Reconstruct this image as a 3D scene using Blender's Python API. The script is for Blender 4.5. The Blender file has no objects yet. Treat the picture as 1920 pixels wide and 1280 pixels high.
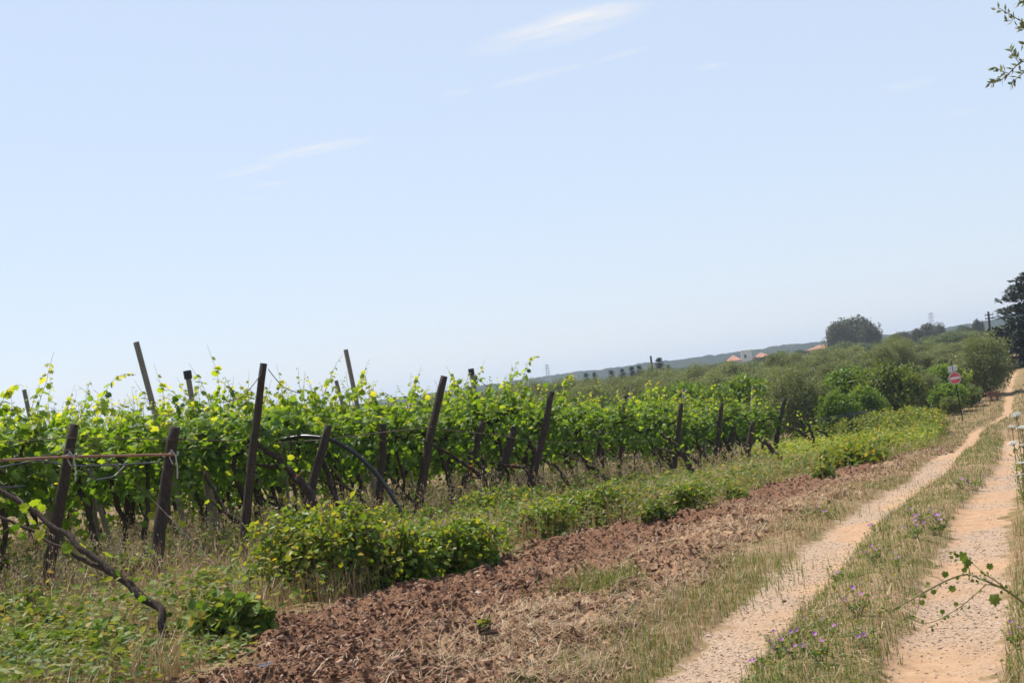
import bpy, math, random
import numpy as np
from mathutils import Vector, Matrix

# ------------------------------------------------------------------ camera, world, sun, exposure
scene = bpy.context.scene
col = scene.collection
F_PX, EYE = 3000.0, 1.7                      # focal length in pixels of a 1920 px wide frame, eye height
ROLL, PITCH = math.radians(7.0), math.atan(89 / 3000.0)
cam_data = bpy.data.cameras.new('camera')
cam_data.sensor_width = 36.0
cam_data.lens = F_PX / 1920 * 36.0
cam_data.clip_start, cam_data.clip_end = 0.05, 12000
cam = bpy.data.objects.new('camera', cam_data)
col.objects.link(cam)
r0 = Vector((1, 0, 0)); fwd = Vector((0, math.cos(PITCH), math.sin(PITCH))); u0 = r0.cross(fwd)
cr = r0 * math.cos(ROLL) - u0 * math.sin(ROLL)
cu = r0 * math.sin(ROLL) + u0 * math.cos(ROLL)
m = Matrix((cr, cu, -fwd)).transposed().to_4x4()
m.translation = (0, 0, EYE)
cam.matrix_world = m
scene.camera = cam

SUN_EL, SUN_AZ = math.radians(60), math.radians(-48)        # azimuth from +Y (view) towards +X
sun_dir = Vector((math.sin(SUN_AZ) * math.cos(SUN_EL), math.cos(SUN_AZ) * math.cos(SUN_EL), math.sin(SUN_EL)))
sl = bpy.data.lights.new('sun', 'SUN')
sl.energy, sl.angle, sl.color = 4.9, math.radians(0.53), (1.0, 0.955, 0.88)
so = bpy.data.objects.new('sun', sl); col.objects.link(so)
so.rotation_euler = sun_dir.to_track_quat('Z', 'Y').to_euler()
so.location = (0, 0, 60)

scene.view_settings.view_transform = 'Standard'
scene.view_settings.look = 'None'
scene.view_settings.exposure = 0.36
scene.view_settings.gamma = 1.0
scene.render.engine = 'CYCLES'
scene.cycles.max_bounces = 8
scene.cycles.diffuse_bounces = 3
scene.cycles.transmission_bounces = 4
scene.cycles.volume_bounces = 0
scene.cycles.use_denoising = True
scene.cycles.denoiser = 'OPENIMAGEDENOISE'
scene.cycles.denoising_input_passes = 'RGB_ALBEDO_NORMAL'
scene.cycles.filter_width = 1.6
scene.cycles.use_adaptive_sampling = True
scene.cycles.adaptive_threshold = 0.015

def pix_dir(x, y):
    """world direction through a point of the 1920x1280 photograph"""
    return (cr * (x - 960) - cu * (y - 640) + fwd * F_PX).normalized()

world = bpy.data.worlds.new('World'); scene.world = world; world.use_nodes = True
wn, wl = world.node_tree.nodes, world.node_tree.links
wn.clear()
def N(t, **k):
    n = wn.new(t)
    for a, b in k.items(): setattr(n, a, b)
    return n
w_out = N('ShaderNodeOutputWorld'); w_bg = N('ShaderNodeBackground')
w_sky = N('ShaderNodeTexSky', sky_type='NISHITA', sun_disc=False)
w_sky.sun_elevation = SUN_EL; w_sky.sun_rotation = SUN_AZ
w_sky.altitude = 50; w_sky.air_density = 1.0; w_sky.dust_density = 0.35; w_sky.ozone_density = 3.5
w_bg.inputs['Strength'].default_value = 0.125
tc = N('ShaderNodeTexCoord')
# thin cirrus: each wisp is an ellipse of the sky in a fixed world direction, broken by stretched noise
def vmath(op, a, b=None):
    n = N('ShaderNodeVectorMath', operation=op)
    for i, v in enumerate((a, b)):
        if v is None: continue
        if hasattr(v, 'links'): wl.new(v, n.inputs[i])
        else: n.inputs[i].default_value = v
    return n.outputs['Value'] if op == 'DOT_PRODUCT' else n.outputs['Vector']
def fmath(op, a, b=None, c=None, clamp=False):
    n = N('ShaderNodeMath', operation=op, use_clamp=clamp)
    for i, v in enumerate((a, b, c)):
        if v is None: continue
        if hasattr(v, 'links'): wl.new(v, n.inputs[i])
        else: n.inputs[i].default_value = v
    return n.outputs[0]
cloud_total = None
for (x0, y0, x1, y1, wid, amt) in ((860, 105, 1235, 5, 30, 1.0), (1000, 40, 1200, 12, 18, .5), (900, 168, 1110, 118, 9, .6), (1100, 122, 1235, 82, 7, .4),
                                   (400, 335, 540, 300, 10, .55), (480, 300, 710, 258, 12, .8), (445, 352, 560, 340, 6, .4), (430, 378, 520, 366, 6, .3),
                                   (1300, 130, 1370, 118, 6, .5), (1650, 172, 1760, 148, 10, .45), (1760, 218, 1840, 205, 6, .3), (810, 180, 900, 168, 7, .3)):
    d0, d1 = pix_dir(x0, y0), pix_dir(x1, y1)
    c = ((d0 + d1) / 2).normalized(); a = (d1 - d0); L = a.length / 2; a.normalize(); b = c.cross(a).normalized()
    p = fmath('MULTIPLY', vmath('DOT_PRODUCT', tc.outputs['Generated'], a), 1 / L)
    q = fmath('MULTIPLY', vmath('DOT_PRODUCT', tc.outputs['Generated'], b), F_PX / wid)
    comb = N('ShaderNodeCombineXYZ'); wl.new(p, comb.inputs[0]); wl.new(q, comb.inputs[1]); comb.inputs[2].default_value = x0 * .37
    nz = N('ShaderNodeTexNoise'); nz.inputs['Scale'].default_value = 1.1; nz.inputs['Detail'].default_value = 6; nz.inputs['Roughness'].default_value = .62
    wl.new(comb.outputs[0], nz.inputs['Vector'])
    r2 = fmath('ADD', fmath('MULTIPLY', p, p), fmath('MULTIPLY', q, q))
    fall = fmath('SUBTRACT', 1.0, r2, clamp=True)
    fw = fmath('GREATER_THAN', vmath('DOT_PRODUCT', tc.outputs['Generated'], c), 0.5)
    nn = fmath('MULTIPLY_ADD', nz.outputs[0], 2.6, -.75, clamp=True)
    v = fmath('MULTIPLY', fmath('MULTIPLY', fmath('MULTIPLY', fall, nn), amt), fw)
    cloud_total = v if cloud_total is None else fmath('ADD', cloud_total, v, clamp=True)
mixc = N('ShaderNodeMix', data_type='RGBA')
wl.new(fmath('MULTIPLY', cloud_total, .92), mixc.inputs[0])
gain = N('ShaderNodeMix', data_type='RGBA', blend_type='MULTIPLY'); gain.inputs[0].default_value = 1.0
wl.new(w_sky.outputs[0], gain.inputs[6]); gain.inputs[7].default_value = (1.04, .95, 1.0, 1)
veil = N('ShaderNodeMix', data_type='RGBA')                       # milky air low in the sky
sep = N('ShaderNodeSeparateXYZ'); wl.new(tc.outputs['Generated'], sep.inputs[0])
mrv = N('ShaderNodeMapRange', interpolation_type='SMOOTHSTEP'); wl.new(sep.outputs[2], mrv.inputs[0])
mrv.inputs[1].default_value = .25; mrv.inputs[2].default_value = .75; mrv.inputs[3].default_value = .72; mrv.inputs[4].default_value = .15
wl.new(mrv.outputs[0], veil.inputs[0]); wl.new(gain.outputs[2], veil.inputs[6]); veil.inputs[7].default_value = (4.35, 5.0, 5.85, 1)
wl.new(veil.outputs[2], mixc.inputs[6]); mixc.inputs[7].default_value = (5.6, 5.6, 5.75, 1)
wl.new(mixc.outputs[2], w_bg.inputs['Color']); wl.new(w_bg.outputs[0], w_out.inputs['Surface'])

# ------------------------------------------------------------------ numeric helpers
rng = np.random.default_rng(7)
random.seed(7)
def _hash(ix, iy, s):
    h = (ix.astype(np.int64) * 374761393 + iy.astype(np.int64) * 668265263 + s * 1442695041) & 0x7fffffff
    h = ((h ^ (h >> 13)) * 1274126177) & 0x7fffffff
    return ((h ^ (h >> 16)) & 0xffff) / 65535.0
def vnoise(x, y, s=0):
    ix, iy = np.floor(x), np.floor(y); fx, fy = x - ix, y - iy
    fx, fy = fx * fx * (3 - 2 * fx), fy * fy * (3 - 2 * fy)
    a, b = _hash(ix, iy, s), _hash(ix + 1, iy, s); c, d = _hash(ix, iy + 1, s), _hash(ix + 1, iy + 1, s)
    return (a + (b - a) * fx) + ((c + (d - c) * fx) - (a + (b - a) * fx)) * fy
def fbm(x, y, s=0, o=4):
    v, a, t = 0, .5, 0
    for i in range(o):
        v = v + a * vnoise(x * 2 ** i, y * 2 ** i, s + i * 17); t += a; a *= .5
    return v / t
def sstep(a, b, x):
    t = np.clip((x - a) / (b - a), 0, 1); return t * t * (3 - 2 * t)

# ------------------------------------------------------------------ the lie of the land
A_D = np.array([0, 8, 14, 20, 25, 30, 35, 44, 57, 68, 80, 92, 110, 130, 150, 200, 300, 600, 1000, 6000.])
A_A = np.array([1.6, 1.66, 1.76, 1.9, 2.12, 2.3, 2.52, 3.1, 3.85, 4.25, 4.45, 4.3, 3.8, 3.3, 3.0, 2.9, 2.6, 2.2, 1.2, 0.])
TRK_Y = np.array([-20, 8.6, 11.05, 13.8, 16.2, 18.5, 21.6, 25.9, 43.4, 69.5, 78.4, 82.9, 95.8, 112.3, 140, 200, 400.])
TRK_X = np.array([-8.4, .71, 1.48, 2.36, 3.12, 3.9, 5.0, 6.45, 11.75, 19.4, 22.95, 24.95, 29.05, 34.3, 43.8, 66, 150.])
def track_x(y): return np.interp(y, TRK_Y, TRK_X)
SOIL_Y = np.array([0, 8, 11, 14.6, 17.6, 20, 21.8, 29, 31.7, 36, 48, 54]); SOIL_L = np.array([-3.2, -3.5, -4.0, -4.9, -4.1, -4.1, -3.0, -2.7, -2.1, -1.5, -1.3, -1.0])
SOIL_R = np.array([-.65, -.65, -.78, -.88, -.77, -.75, -.74, -.5, -.45, -.42, -.4, -.4])
ROW_A, ROW_B = np.array([-6.0, 19.6]), np.array([9.2, 57.0])
ROW_T = (ROW_B - ROW_A) / np.linalg.norm(ROW_B - ROW_A); ROW_N = np.array([-ROW_T[1], ROW_T[0]])
def masks(x, y):
    """track, soil, straw, green, vine-side weights of the ground at x, y"""
    o = x - track_x(y)
    wob = (fbm(x * 2.2, y * 2.2, 3) - .5) * .22 + (fbm(x * 9, y * 9, 4, 3) - .5) * .22
    hw = np.where(y < 60, .27, .23)
    l = 1 - sstep(-.022, .022, np.abs(o) - hw + wob)
    r_ = 1 - sstep(-.022, .022, np.abs(o - 1.38) - hw - .01 + wob)
    gap = sstep(72, 76, y) * (1 - sstep(76, 79, y))                  # the left wheel track is grown over in the dip
    l = l * (1 - .9 * gap)
    r_ = r_ * (1 - sstep(50, 56, y) * (1 - sstep(92, 100, y)))
    sl_, sr_ = np.interp(y, SOIL_Y, SOIL_L), np.interp(y, SOIL_Y, SOIL_R)
    w2 = (fbm(x * .9, y * .9, 9) - .5) * 1.3
    soil = sstep(-.2, .25, o - sl_ + w2) * (1 - sstep(-.25, .2, o - sr_ + w2 * .6)) * (1 - sstep(50, 56, y))
    f = np.clip((o - sl_) / (sr_ - sl_ + 1e-6), 0, 1)
    straw = soil * sstep(.42, .78, f + (fbm(x * 1.1, y * 1.1, 21) - .5) * .9)
    vine = sstep(0, 1.5, (x - ROW_A[0]) * ROW_N[0] + (y - ROW_A[1]) * ROW_N[1] + 2.5)
    return o, l, r_, soil, straw, vine
def ground_z(x, y, fine=True):
    x, y = np.asarray(x, float), np.asarray(y, float)
    D = np.sqrt(x * x + y * y); D = np.where(y > 0, .25 * D + .75 * np.abs(y), D)
    z = EYE - np.interp(D, A_D, A_A)
    near = 1 - sstep(140, 240, D)
    z = z + near * ((fbm(x * .35, y * .35, 1) - .5) * .08)
    if fine:
        o, l, r_, soil, straw, vine = masks(x, y)
        rut = np.maximum(1 - sstep(.2, .5, np.abs(o)), (1 - sstep(.2, .5, np.abs(o - 1.42))))
        z = z - .05 * rut * near + .05 * np.exp(-((o - .7) / .35) ** 2) * near
        cl = fbm(x * 5, y * 5, 31, 4) - .5
        z = z + near * (soil * (.21 * cl + .15 * (np.abs(fbm(x * 8, y * 8, 35, 3) - .5) * -2 + .3) + .12 * (fbm(x * 1.5, y * 1.5, 33, 3) - .5)) + (1 - np.maximum(soil, np.maximum(l, r_))) * .05 * cl + np.maximum(l, r_) * .018 * cl)
    return z
def gz(x, y): return float(ground_z(np.array([x]), np.array([y]))[0])
def ray(x, y, D):
    """point at depth D (metres forward) seen at x, y of the photograph"""
    d = pix_dir(x, y); return Vector((0, 0, EYE)) + d * (D / d.y)
def hit(x, y):
    """where the line of sight through x, y of the photograph meets the ground"""
    d = pix_dir(x, y); D = np.geomspace(4, 400, 6000)
    X = D * d.x / d.y; Z = EYE + D * d.z / d.y
    below = Z < ground_z(X, D, False)
    i = int(np.argmax(below)) if below.any() else len(D) - 1
    return Vector((X[i], D[i], gz(X[i], D[i])))

# ------------------------------------------------------------------ mesh + object helpers
def make_mesh(name, V, faces, attrs=None, mats=(), mat_idx=None, smooth=False):
    """faces: list of int arrays (n,3) or (n,4)"""
    me = bpy.data.meshes.new(name)
    V = np.ascontiguousarray(V, dtype=np.float32)
    faces = [np.asarray(f, dtype=np.int32) for f in faces if len(f)]
    me.vertices.add(len(V)); me.vertices.foreach_set('co', V.ravel())
    loops = np.concatenate([f.ravel() for f in faces]); me.loops.add(len(loops)); me.loops.foreach_set('vertex_index', loops)
    tot = np.concatenate([np.full(len(f), f.shape[1], np.int32) for f in faces])
    start = np.concatenate([[0], np.cumsum(tot)[:-1]]).astype(np.int32)
    me.polygons.add(len(tot)); me.polygons.foreach_set('loop_start', start)
    if mat_idx is not None: me.polygons.foreach_set('material_index', np.asarray(mat_idx, np.int32))
    me.polygons.foreach_set('use_smooth', np.full(len(tot), smooth, dtype=bool))
    for k, v in (attrs or {}).items():
        a = me.attributes.new(k, 'FLOAT', 'POINT'); a.data.foreach_set('value', np.asarray(v, np.float32))
    for mt in mats: me.materials.append(mt)
    me.update(calc_edges=True)
    return me
def link(name, data, parent=None, loc=(0, 0, 0), rotz=0, scale=1):
    o = bpy.data.objects.new(name, data); col.objects.link(o)
    o.parent = parent; o.location = loc; o.rotation_euler = (0, 0, rotz)
    o.scale = (scale,) * 3 if not hasattr(scale, '__len__') else scale
    return o
def tag(o, label=None, cat=None, group=None, kind=None):
    for k, v in (('label', label), ('category', cat), ('group', group), ('kind', kind)):
        if v: o[k] = v
    return o
def thing(name, label, cat, loc=(0, 0, 0), rotz=0, group=None, scale=1):
    return tag(link(name, None, None, loc, rotz, scale), label, cat, group)
class Acc:
    """collects geometry for one mesh"""
    def __init__(s): s.V, s.F3, s.F4, s.T, s.n, s.m3, s.m4 = [], [], [], [], 0, [], []
    def add(s, V, F3=None, F4=None, t=.5, mi=0):
        V = np.asarray(V, float).reshape(-1, 3)
        s.V.append(V); s.T.append(np.broadcast_to(np.asarray(t, float), (len(V),)))
        if F3 is not None and len(F3): s.F3.append(np.asarray(F3) + s.n); s.m3.append(np.full(len(F3), mi))
        if F4 is not None and len(F4): s.F4.append(np.asarray(F4) + s.n); s.m4.append(np.full(len(F4), mi))
        s.n += len(V)
    def mesh(s, name, mats, smooth=False):
        fs, mi = [], []
        if s.F3: fs.append(np.concatenate(s.F3)); mi += s.m3
        if s.F4: fs.append(np.concatenate(s.F4)); mi += s.m4
        return make_mesh(name, np.concatenate(s.V), fs, {'t': np.concatenate(s.T)}, mats, np.concatenate(mi), smooth)
    def obj(s, name, mats, parent=None, smooth=False, loc=(0, 0, 0)):
        return link(name, s.mesh(name, mats if isinstance(mats, (list, tuple)) else [mats], smooth), parent, loc)
def tube(acc, pts, rad, n=8, t=.5, mi=0, jit=0.0, cap=True):
    pts = np.asarray(pts, float); k = len(pts); rad = np.broadcast_to(np.asarray(rad, float), (k,))
    tg = np.gradient(pts, axis=0); tg /= np.linalg.norm(tg, axis=1)[:, None] + 1e-9
    up = np.array([0, 0, 1.]) if abs(tg[0, 2]) < .9 else np.array([1., 0, 0])
    rings = []
    ang = np.linspace(0, 2 * np.pi, n, endpoint=False)
    for i in range(k):
        a = np.cross(up, tg[i]); a /= np.linalg.norm(a) + 1e-9; b = np.cross(tg[i], a); up = b
        rr = rad[i] * (1 + jit * rng.normal(size=n))
        rings.append(pts[i] + (np.cos(ang) * rr)[:, None] * a + (np.sin(ang) * rr)[:, None] * b)
    V = np.concatenate(rings)
    j = np.arange(n); F = [np.stack([i * n + j, i * n + (j + 1) % n, (i + 1) * n + (j + 1) % n, (i + 1) * n + j], 1) for i in range(k - 1)]
    F3 = None
    if cap:
        V = np.concatenate([V, pts[:1], pts[-1:]])
        F3 = np.concatenate([np.stack([np.full(n, k * n), (j + 1) % n, j], 1), np.stack([np.full(n, k * n + 1), (k - 1) * n + j, (k - 1) * n + (j + 1) % n], 1)])
    acc.add(V, F3, np.concatenate(F), t, mi)
def box(acc, lo, hi, t=.5, mi=0, R=None, org=(0, 0, 0)):
    x0, y0, z0 = lo; x1, y1, z1 = hi
    V = np.array([(x0, y0, z0), (x1, y0, z0), (x1, y1, z0), (x0, y1, z0), (x0, y0, z1), (x1, y0, z1), (x1, y1, z1), (x0, y1, z1)], float)
    if R is not None: V = V @ np.asarray(R).T
    acc.add(V + np.asarray(org), None, [(3, 2, 1, 0), (4, 5, 6, 7), (0, 1, 5, 4), (1, 2, 6, 5), (2, 3, 7, 6), (3, 0, 4, 7)], t, mi)
def norm(a): return a / (np.linalg.norm(a, axis=-1, keepdims=True) + 1e-9)
# leaf outlines: x across, y from stalk to tip, z bulge
_half = [(.16, -.13), (.42, -.06), (.40, .16), (.60, .34), (.40, .50), (.40, .74), (.18, .72)]
VINE_LEAF = np.array([(0, .28, .08), (0, 0, 0)] + [(a, b, -.10 * a) for a, b in _half] + [(0, 1.0, -.10)] + [(-a, b, -.10 * a) for a, b in _half[::-1]])
VINE_TRI = np.array([(0, i, i + 1 if i < len(VINE_LEAF) - 1 else 1) for i in range(1, len(VINE_LEAF))])
OVAL_LEAF = np.array([(0, 0, 0), (.26, .25, .07), (.24, .62, .06), (0, 1, -.05), (-.24, .62, .06), (-.26, .25, .07), (0, .45, -.02)])
OVAL_TRI = np.array([(6, i, (i + 1) % 6) for i in range(6)])
NARROW_LEAF = np.array([(0, 0, 0), (.13, .45, .03), (0, 1, 0), (-.13, .45, .03)]); NARROW_TRI = np.array([(0, 1, 2), (0, 2, 3)])
CARD_LEAF = np.array([(0, 0, 0), (.3, .45, .08), (0, 1, 0), (-.3, .45, .08)])
def leaves(acc, P, tip, nrm, size, t, shape=VINE_LEAF, tri=VINE_TRI, mi=0):
    P = np.asarray(P, float); n = len(P)
    if n == 0: return
    y = norm(np.asarray(tip, float)); x = norm(np.cross(y, np.asarray(nrm, float))); z = np.cross(x, y)
    S = np.broadcast_to(np.asarray(size, float), (n,))[:, None, None]
    V = P[:, None, :] + S * (shape[None, :, 0:1] * x[:, None] + shape[None, :, 1:2] * y[:, None] + shape[None, :, 2:3] * z[:, None])
    m_ = len(shape)
    F = tri[None] + (np.arange(n) * m_)[:, None, None]
    acc.add(V.reshape(-1, 3), F.reshape(-1, 3), None, np.repeat(np.broadcast_to(np.asarray(t, float), (n,)), m_), mi)
def blades(acc, P, h, lean, width, t, mi=0):
    """curved grass blades: two quads and a tip each"""
    P = np.asarray(P, float); n = len(P)
    if n == 0: return
    h = np.broadcast_to(h, (n,)); a = rng.uniform(0, 2 * np.pi, n); lean = np.broadcast_to(lean, (n,)) * rng.uniform(.4, 1.4, n)
    d = np.stack([np.cos(a), np.sin(a), np.zeros(n)], 1); s = np.stack([-np.sin(a), np.cos(a), np.zeros(n)], 1) * (np.broadcast_to(width, (n,)) / 2)[:, None]
    up = np.array([0, 0, 1.])
    p1 = P + up * (h * .5)[:, None] + d * (h * lean * .25)[:, None]
    p2 = P + up * (h * (1 - .35 * np.minimum(lean, 2)) * .95)[:, None] + d * (h * lean)[:, None]
    V = np.stack([P - s, P + s, p1 - s * .8, p1 + s * .8, p2], 1).reshape(-1, 3)
    b = (np.arange(n) * 5)[:, None]
    acc.add(V, np.array([[2, 3, 4]]) + b, np.array([[0, 1, 3, 2]]) + b, np.repeat(np.broadcast_to(t, (n,)), 5), mi)

# ------------------------------------------------------------------ materials
def nodes_of(name):
    mt = bpy.data.materials.new(name); mt.use_nodes = True
    nt = mt.node_tree; nt.nodes.clear()
    out = nt.nodes.new('ShaderNodeOutputMaterial')
    return mt, nt, out
def ramp(nt, fac, stops):
    r = nt.nodes.new('ShaderNodeValToRGB'); e = r.color_ramp.elements
    while len(e) < len(stops): e.new(.5)
    for el, (p, c) in zip(e, stops): el.position = p; el.color = (*c, 1)
    nt.links.new(fac, r.inputs[0]); return r.outputs[0]
def noise(nt, scale, detail=5, rough=.6, vec=None, dist=0):
    n = nt.nodes.new('ShaderNodeTexNoise'); n.inputs['Scale'].default_value = scale; n.inputs['Detail'].default_value = detail; n.inputs['Roughness'].default_value = rough; n.inputs['Distortion'].default_value = dist
    if vec is None:
        tcn = nt.nodes.new('ShaderNodeTexCoord'); vec = tcn.outputs['Object']
    nt.links.new(vec, n.inputs['Vector']); return n.outputs[0]
def mixrgb(nt, f, a, b, blend='MIX'):
    n = nt.nodes.new('ShaderNodeMix'); n.data_type = 'RGBA'; n.blend_type = blend
    for i, v in ((0, f), (6, a), (7, b)):
        if hasattr(v, 'links'): nt.links.new(v, n.inputs[i])
        else: n.inputs[i].default_value = v if i == 0 else (*v, 1)
    return n.outputs[2]
def attr(nt, name):
    a = nt.nodes.new('ShaderNodeAttribute'); a.attribute_name = name; return a.outputs['Fac']
def mapping(nt, sc):
    tcn = nt.nodes.new('ShaderNodeTexCoord'); mp = nt.nodes.new('ShaderNodeMapping'); mp.inputs['Scale'].default_value = sc
    nt.links.new(tcn.outputs['Object'], mp.inputs['Vector']); return mp.outputs[0]
def leaf_mat(name, stops, trans=.35, tcol=(1.25, 1.25, .45), rough=.42, spec=.5, vary=.12):
    mt, nt, out = nodes_of(name)
    c = ramp(nt, attr(nt, 't'), stops)
    if vary:
        oi = nt.nodes.new('ShaderNodeObjectInfo'); hs = nt.nodes.new('ShaderNodeHueSaturation')
        mr = nt.nodes.new('ShaderNodeMapRange'); nt.links.new(oi.outputs['Random'], mr.inputs[0]); mr.inputs[3].default_value = 1 - vary; mr.inputs[4].default_value = 1 + vary
        nt.links.new(mr.outputs[0], hs.inputs['Value']); nt.links.new(c, hs.inputs['Color']); c = hs.outputs[0]
    p = nt.nodes.new('ShaderNodeBsdfPrincipled'); nt.links.new(c, p.inputs['Base Color']); p.inputs['Roughness'].default_value = rough; p.inputs['Specular IOR Level'].default_value = spec
    if trans:
        tr = nt.nodes.new('ShaderNodeBsdfTranslucent'); nt.links.new(mixrgb(nt, 1.0, c, tcol, 'MULTIPLY'), tr.inputs['Color'])
        mx = nt.nodes.new('ShaderNodeMixShader'); mx.inputs[0].default_value = trans
        nt.links.new(p.outputs[0], mx.inputs[1]); nt.links.new(tr.outputs[0], mx.inputs[2]); nt.links.new(mx.outputs[0], out.inputs['Surface'])
    else: nt.links.new(p.outputs[0], out.inputs['Surface'])
    return mt
def solid_mat(name, a, b, scale=8, rough=.8, spec=.3, stretch=None, bump=0.0, metal=0.0):
    mt, nt, out = nodes_of(name)
    vec = mapping(nt, stretch) if stretch else None
    n = noise(nt, scale, 6, .65, vec)
    p = nt.nodes.new('ShaderNodeBsdfPrincipled'); nt.links.new(ramp(nt, n, [(.3, a), (.7, b)]), p.inputs['Base Color'])
    p.inputs['Roughness'].default_value = rough; p.inputs['Specular IOR Level'].default_value = spec; p.inputs['Metallic'].default_value = metal
    if bump:
        bp = nt.nodes.new('ShaderNodeBump'); bp.inputs['Strength'].default_value = bump; bp.inputs['Distance'].default_value = .02
        nt.links.new(n, bp.inputs['Height']); nt.links.new(bp.outputs[0], p.inputs['Normal'])
    nt.links.new(p.outputs[0], out.inputs['Surface']); return mt
M = {}
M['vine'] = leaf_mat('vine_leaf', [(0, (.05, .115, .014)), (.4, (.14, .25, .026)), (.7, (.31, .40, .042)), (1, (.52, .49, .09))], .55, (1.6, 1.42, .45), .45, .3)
M['shoot'] = leaf_mat('vine_shoot', [(0, (.10, .15, .03)), (1, (.25, .22, .06))], 0)
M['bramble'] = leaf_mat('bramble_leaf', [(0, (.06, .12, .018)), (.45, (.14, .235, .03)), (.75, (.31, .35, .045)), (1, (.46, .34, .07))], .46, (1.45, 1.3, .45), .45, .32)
M['weed'] = leaf_mat('weed_leaf', [(0, (.055, .105, .022)), (.45, (.125, .20, .034)), (.72, (.27, .29, .055)), (.9, (.40, .30, .12)), (1, (.45, .34, .16))], .38, (1.3, 1.25, .5), .5, .16)
M['grass'] = leaf_mat('green_grass', [(0, (.085, .125, .025)), (.5, (.17, .215, .045)), (.8, (.29, .25, .09)), (1, (.44, .31, .15))], .3, (1.2, 1.2, .6), .5, .3, 0)
M['straw'] = leaf_mat('dry_grass', [(0, (.20, .12, .06)), (.5, (.40, .27, .14)), (1, (.62, .50, .32))], .2, (1.1, 1, .8), .5, .3, 0)
M['olive'] = leaf_mat('olive_leaf', [(0, (.11, .135, .05)), (.6, (.22, .255, .10)), (1, (.36, .37, .19))], .34, (1.3, 1.2, .5), .5, .3)
M['grove'] = leaf_mat('grove_leaf', [(0, (.07, .10, .035)), (.6, (.14, .17, .06)), (1, (.24, .26, .11))], .26, (1.2, 1.2, .5), .5, .25)
M['citrus'] = leaf_mat('citrus_leaf', [(0, (.075, .135, .016)), (.6, (.165, .26, .03)), (1, (.33, .38, .05))], .42, (1.4, 1.3, .4), .45, .3)
M['scrub'] = leaf_mat('scrub_leaf', [(0, (.085, .125, .028)), (.6, (.18, .225, .045)), (1, (.30, .30, .08))], .36, (1.3, 1.2, .5), .5, .3)
M['conifer'] = leaf_mat('conifer_needles', [(0, (.012, .022, .010)), (1, (.032, .048, .020))], .06, (1, 1, .6), .55, .3)
M['gum'] = leaf_mat('tall_tree_leaf', [(0, (.05, .065, .028)), (.6, (.10, .105, .04)), (1, (.17, .15, .065))], .15, (1.2, 1.1, .6), .5, .35)
M['rust'] = leaf_mat('rusty_leaf', [(0, (.20, .09, .04)), (1, (.36, .17, .08))], .2, (1, 1, 1), .5, .3)
M['petal'] = leaf_mat('mallow_petal', [(0, (.46, .15, .46)), (1, (.70, .34, .66))], .35, (1, 1, 1), .5, .3, 0)
M['umbel'] = leaf_mat('white_umbel', [(0, (.62, .62, .52)), (1, (.82, .82, .76))], .25, (1, 1, 1), .6, .3, 0)
M['bark'] = solid_mat('vine_bark', (.016, .011, .008), (.10, .07, .052), 16, .9, .2, (3, 3, .6), .9)
M['tree_bark'] = solid_mat('tree_bark', (.05, .04, .032), (.16, .13, .10), 10, .9, .2, (3, 3, .6), .6)
M['wood'] = solid_mat('old_post_wood', (.014, .0105, .008), (.10, .074, .057), 18, .85, .25, (5, 5, .22), 1.0)
M['wood_end'] = solid_mat('post_end_grain', (.06, .045, .036), (.17, .135, .105), 20, .9, .2)
M['pale_post'] = solid_mat('weathered_pale_post', (.16, .135, .105), (.29, .25, .20), 12, .9, .2, (3, 3, .5), .4)
M['cap'] = solid_mat('black_rubber', (.010, .010, .011), (.022, .022, .024), 10, .5, .4)
M['hose'] = solid_mat('black_hose', (.012, .012, .014), (.025, .025, .027), 5, .32, .55)
M['grey_hose'] = solid_mat('grey_drip_line', (.06, .06, .065), (.13, .13, .135), 6, .4, .5)
M['pipe'] = solid_mat('brown_pipe', (.22, .10, .06), (.36, .19, .12), 9, .55, .4, (1, 1, 1))
M['wire'] = solid_mat('rusty_wire', (.07, .045, .03), (.17, .12, .09), 9, .6, .4)
M['rope'] = solid_mat('pale_rope', (.36, .34, .30), (.55, .52, .47), 30, .9, .2)
M['twine'] = solid_mat('orange_twine', (.55, .19, .03), (.75, .30, .06), 30, .8, .2)
M['stone'] = solid_mat('brown_stone', (.20, .105, .065), (.42, .25, .165), 6, .9, .2, None, .4)
M['pale_pipe'] = solid_mat('pale_plastic_pipe', (.42, .42, .41), (.6, .6, .58), 5, .5, .4)
M['plaster'] = solid_mat('white_plaster', (.58, .56, .53), (.72, .70, .67), .8, .9, .2)
M['tan_wall'] = solid_mat('tan_plaster', (.46, .37, .30), (.58, .49, .41), .8, .9, .2)
M['roof'] = solid_mat('red_roof_tiles', (.34, .155, .10), (.47, .25, .17), 3, .85, .2, (1, 6, 1), .5)
M['dark_glass'] = solid_mat('dark_window', (.02, .025, .03), (.04, .045, .05), 2, .2, .6)
M['pole_wood'] = solid_mat('tarred_pole', (.018, .015, .013), (.05, .042, .035), 5, .85, .2, (3, 3, .3))
M['steel'] = solid_mat('galvanised_steel', (.25, .26, .27), (.36, .37, .38), 3, .5, .5)
M['sign_red'] = solid_mat('faded_red_paint', (.50, .06, .07), (.62, .15, .14), 7, .55, .4)
M['sign_white'] = solid_mat('faded_white_paint', (.58, .56, .55), (.72, .70, .69), 7, .55, .4)
M['print'] = solid_mat('faded_blue_print', (.24, .30, .42), (.40, .45, .55), 30, .6, .3)
M['planks'] = solid_mat('red_brown_planks', (.14, .065, .045), (.28, .15, .105), 6, .85, .2, (1, 6, 6))
M['mallow_stem'] = solid_mat('mallow_stem', (.13, .13, .05), (.27, .24, .11), 9, .6, .3)

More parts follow.
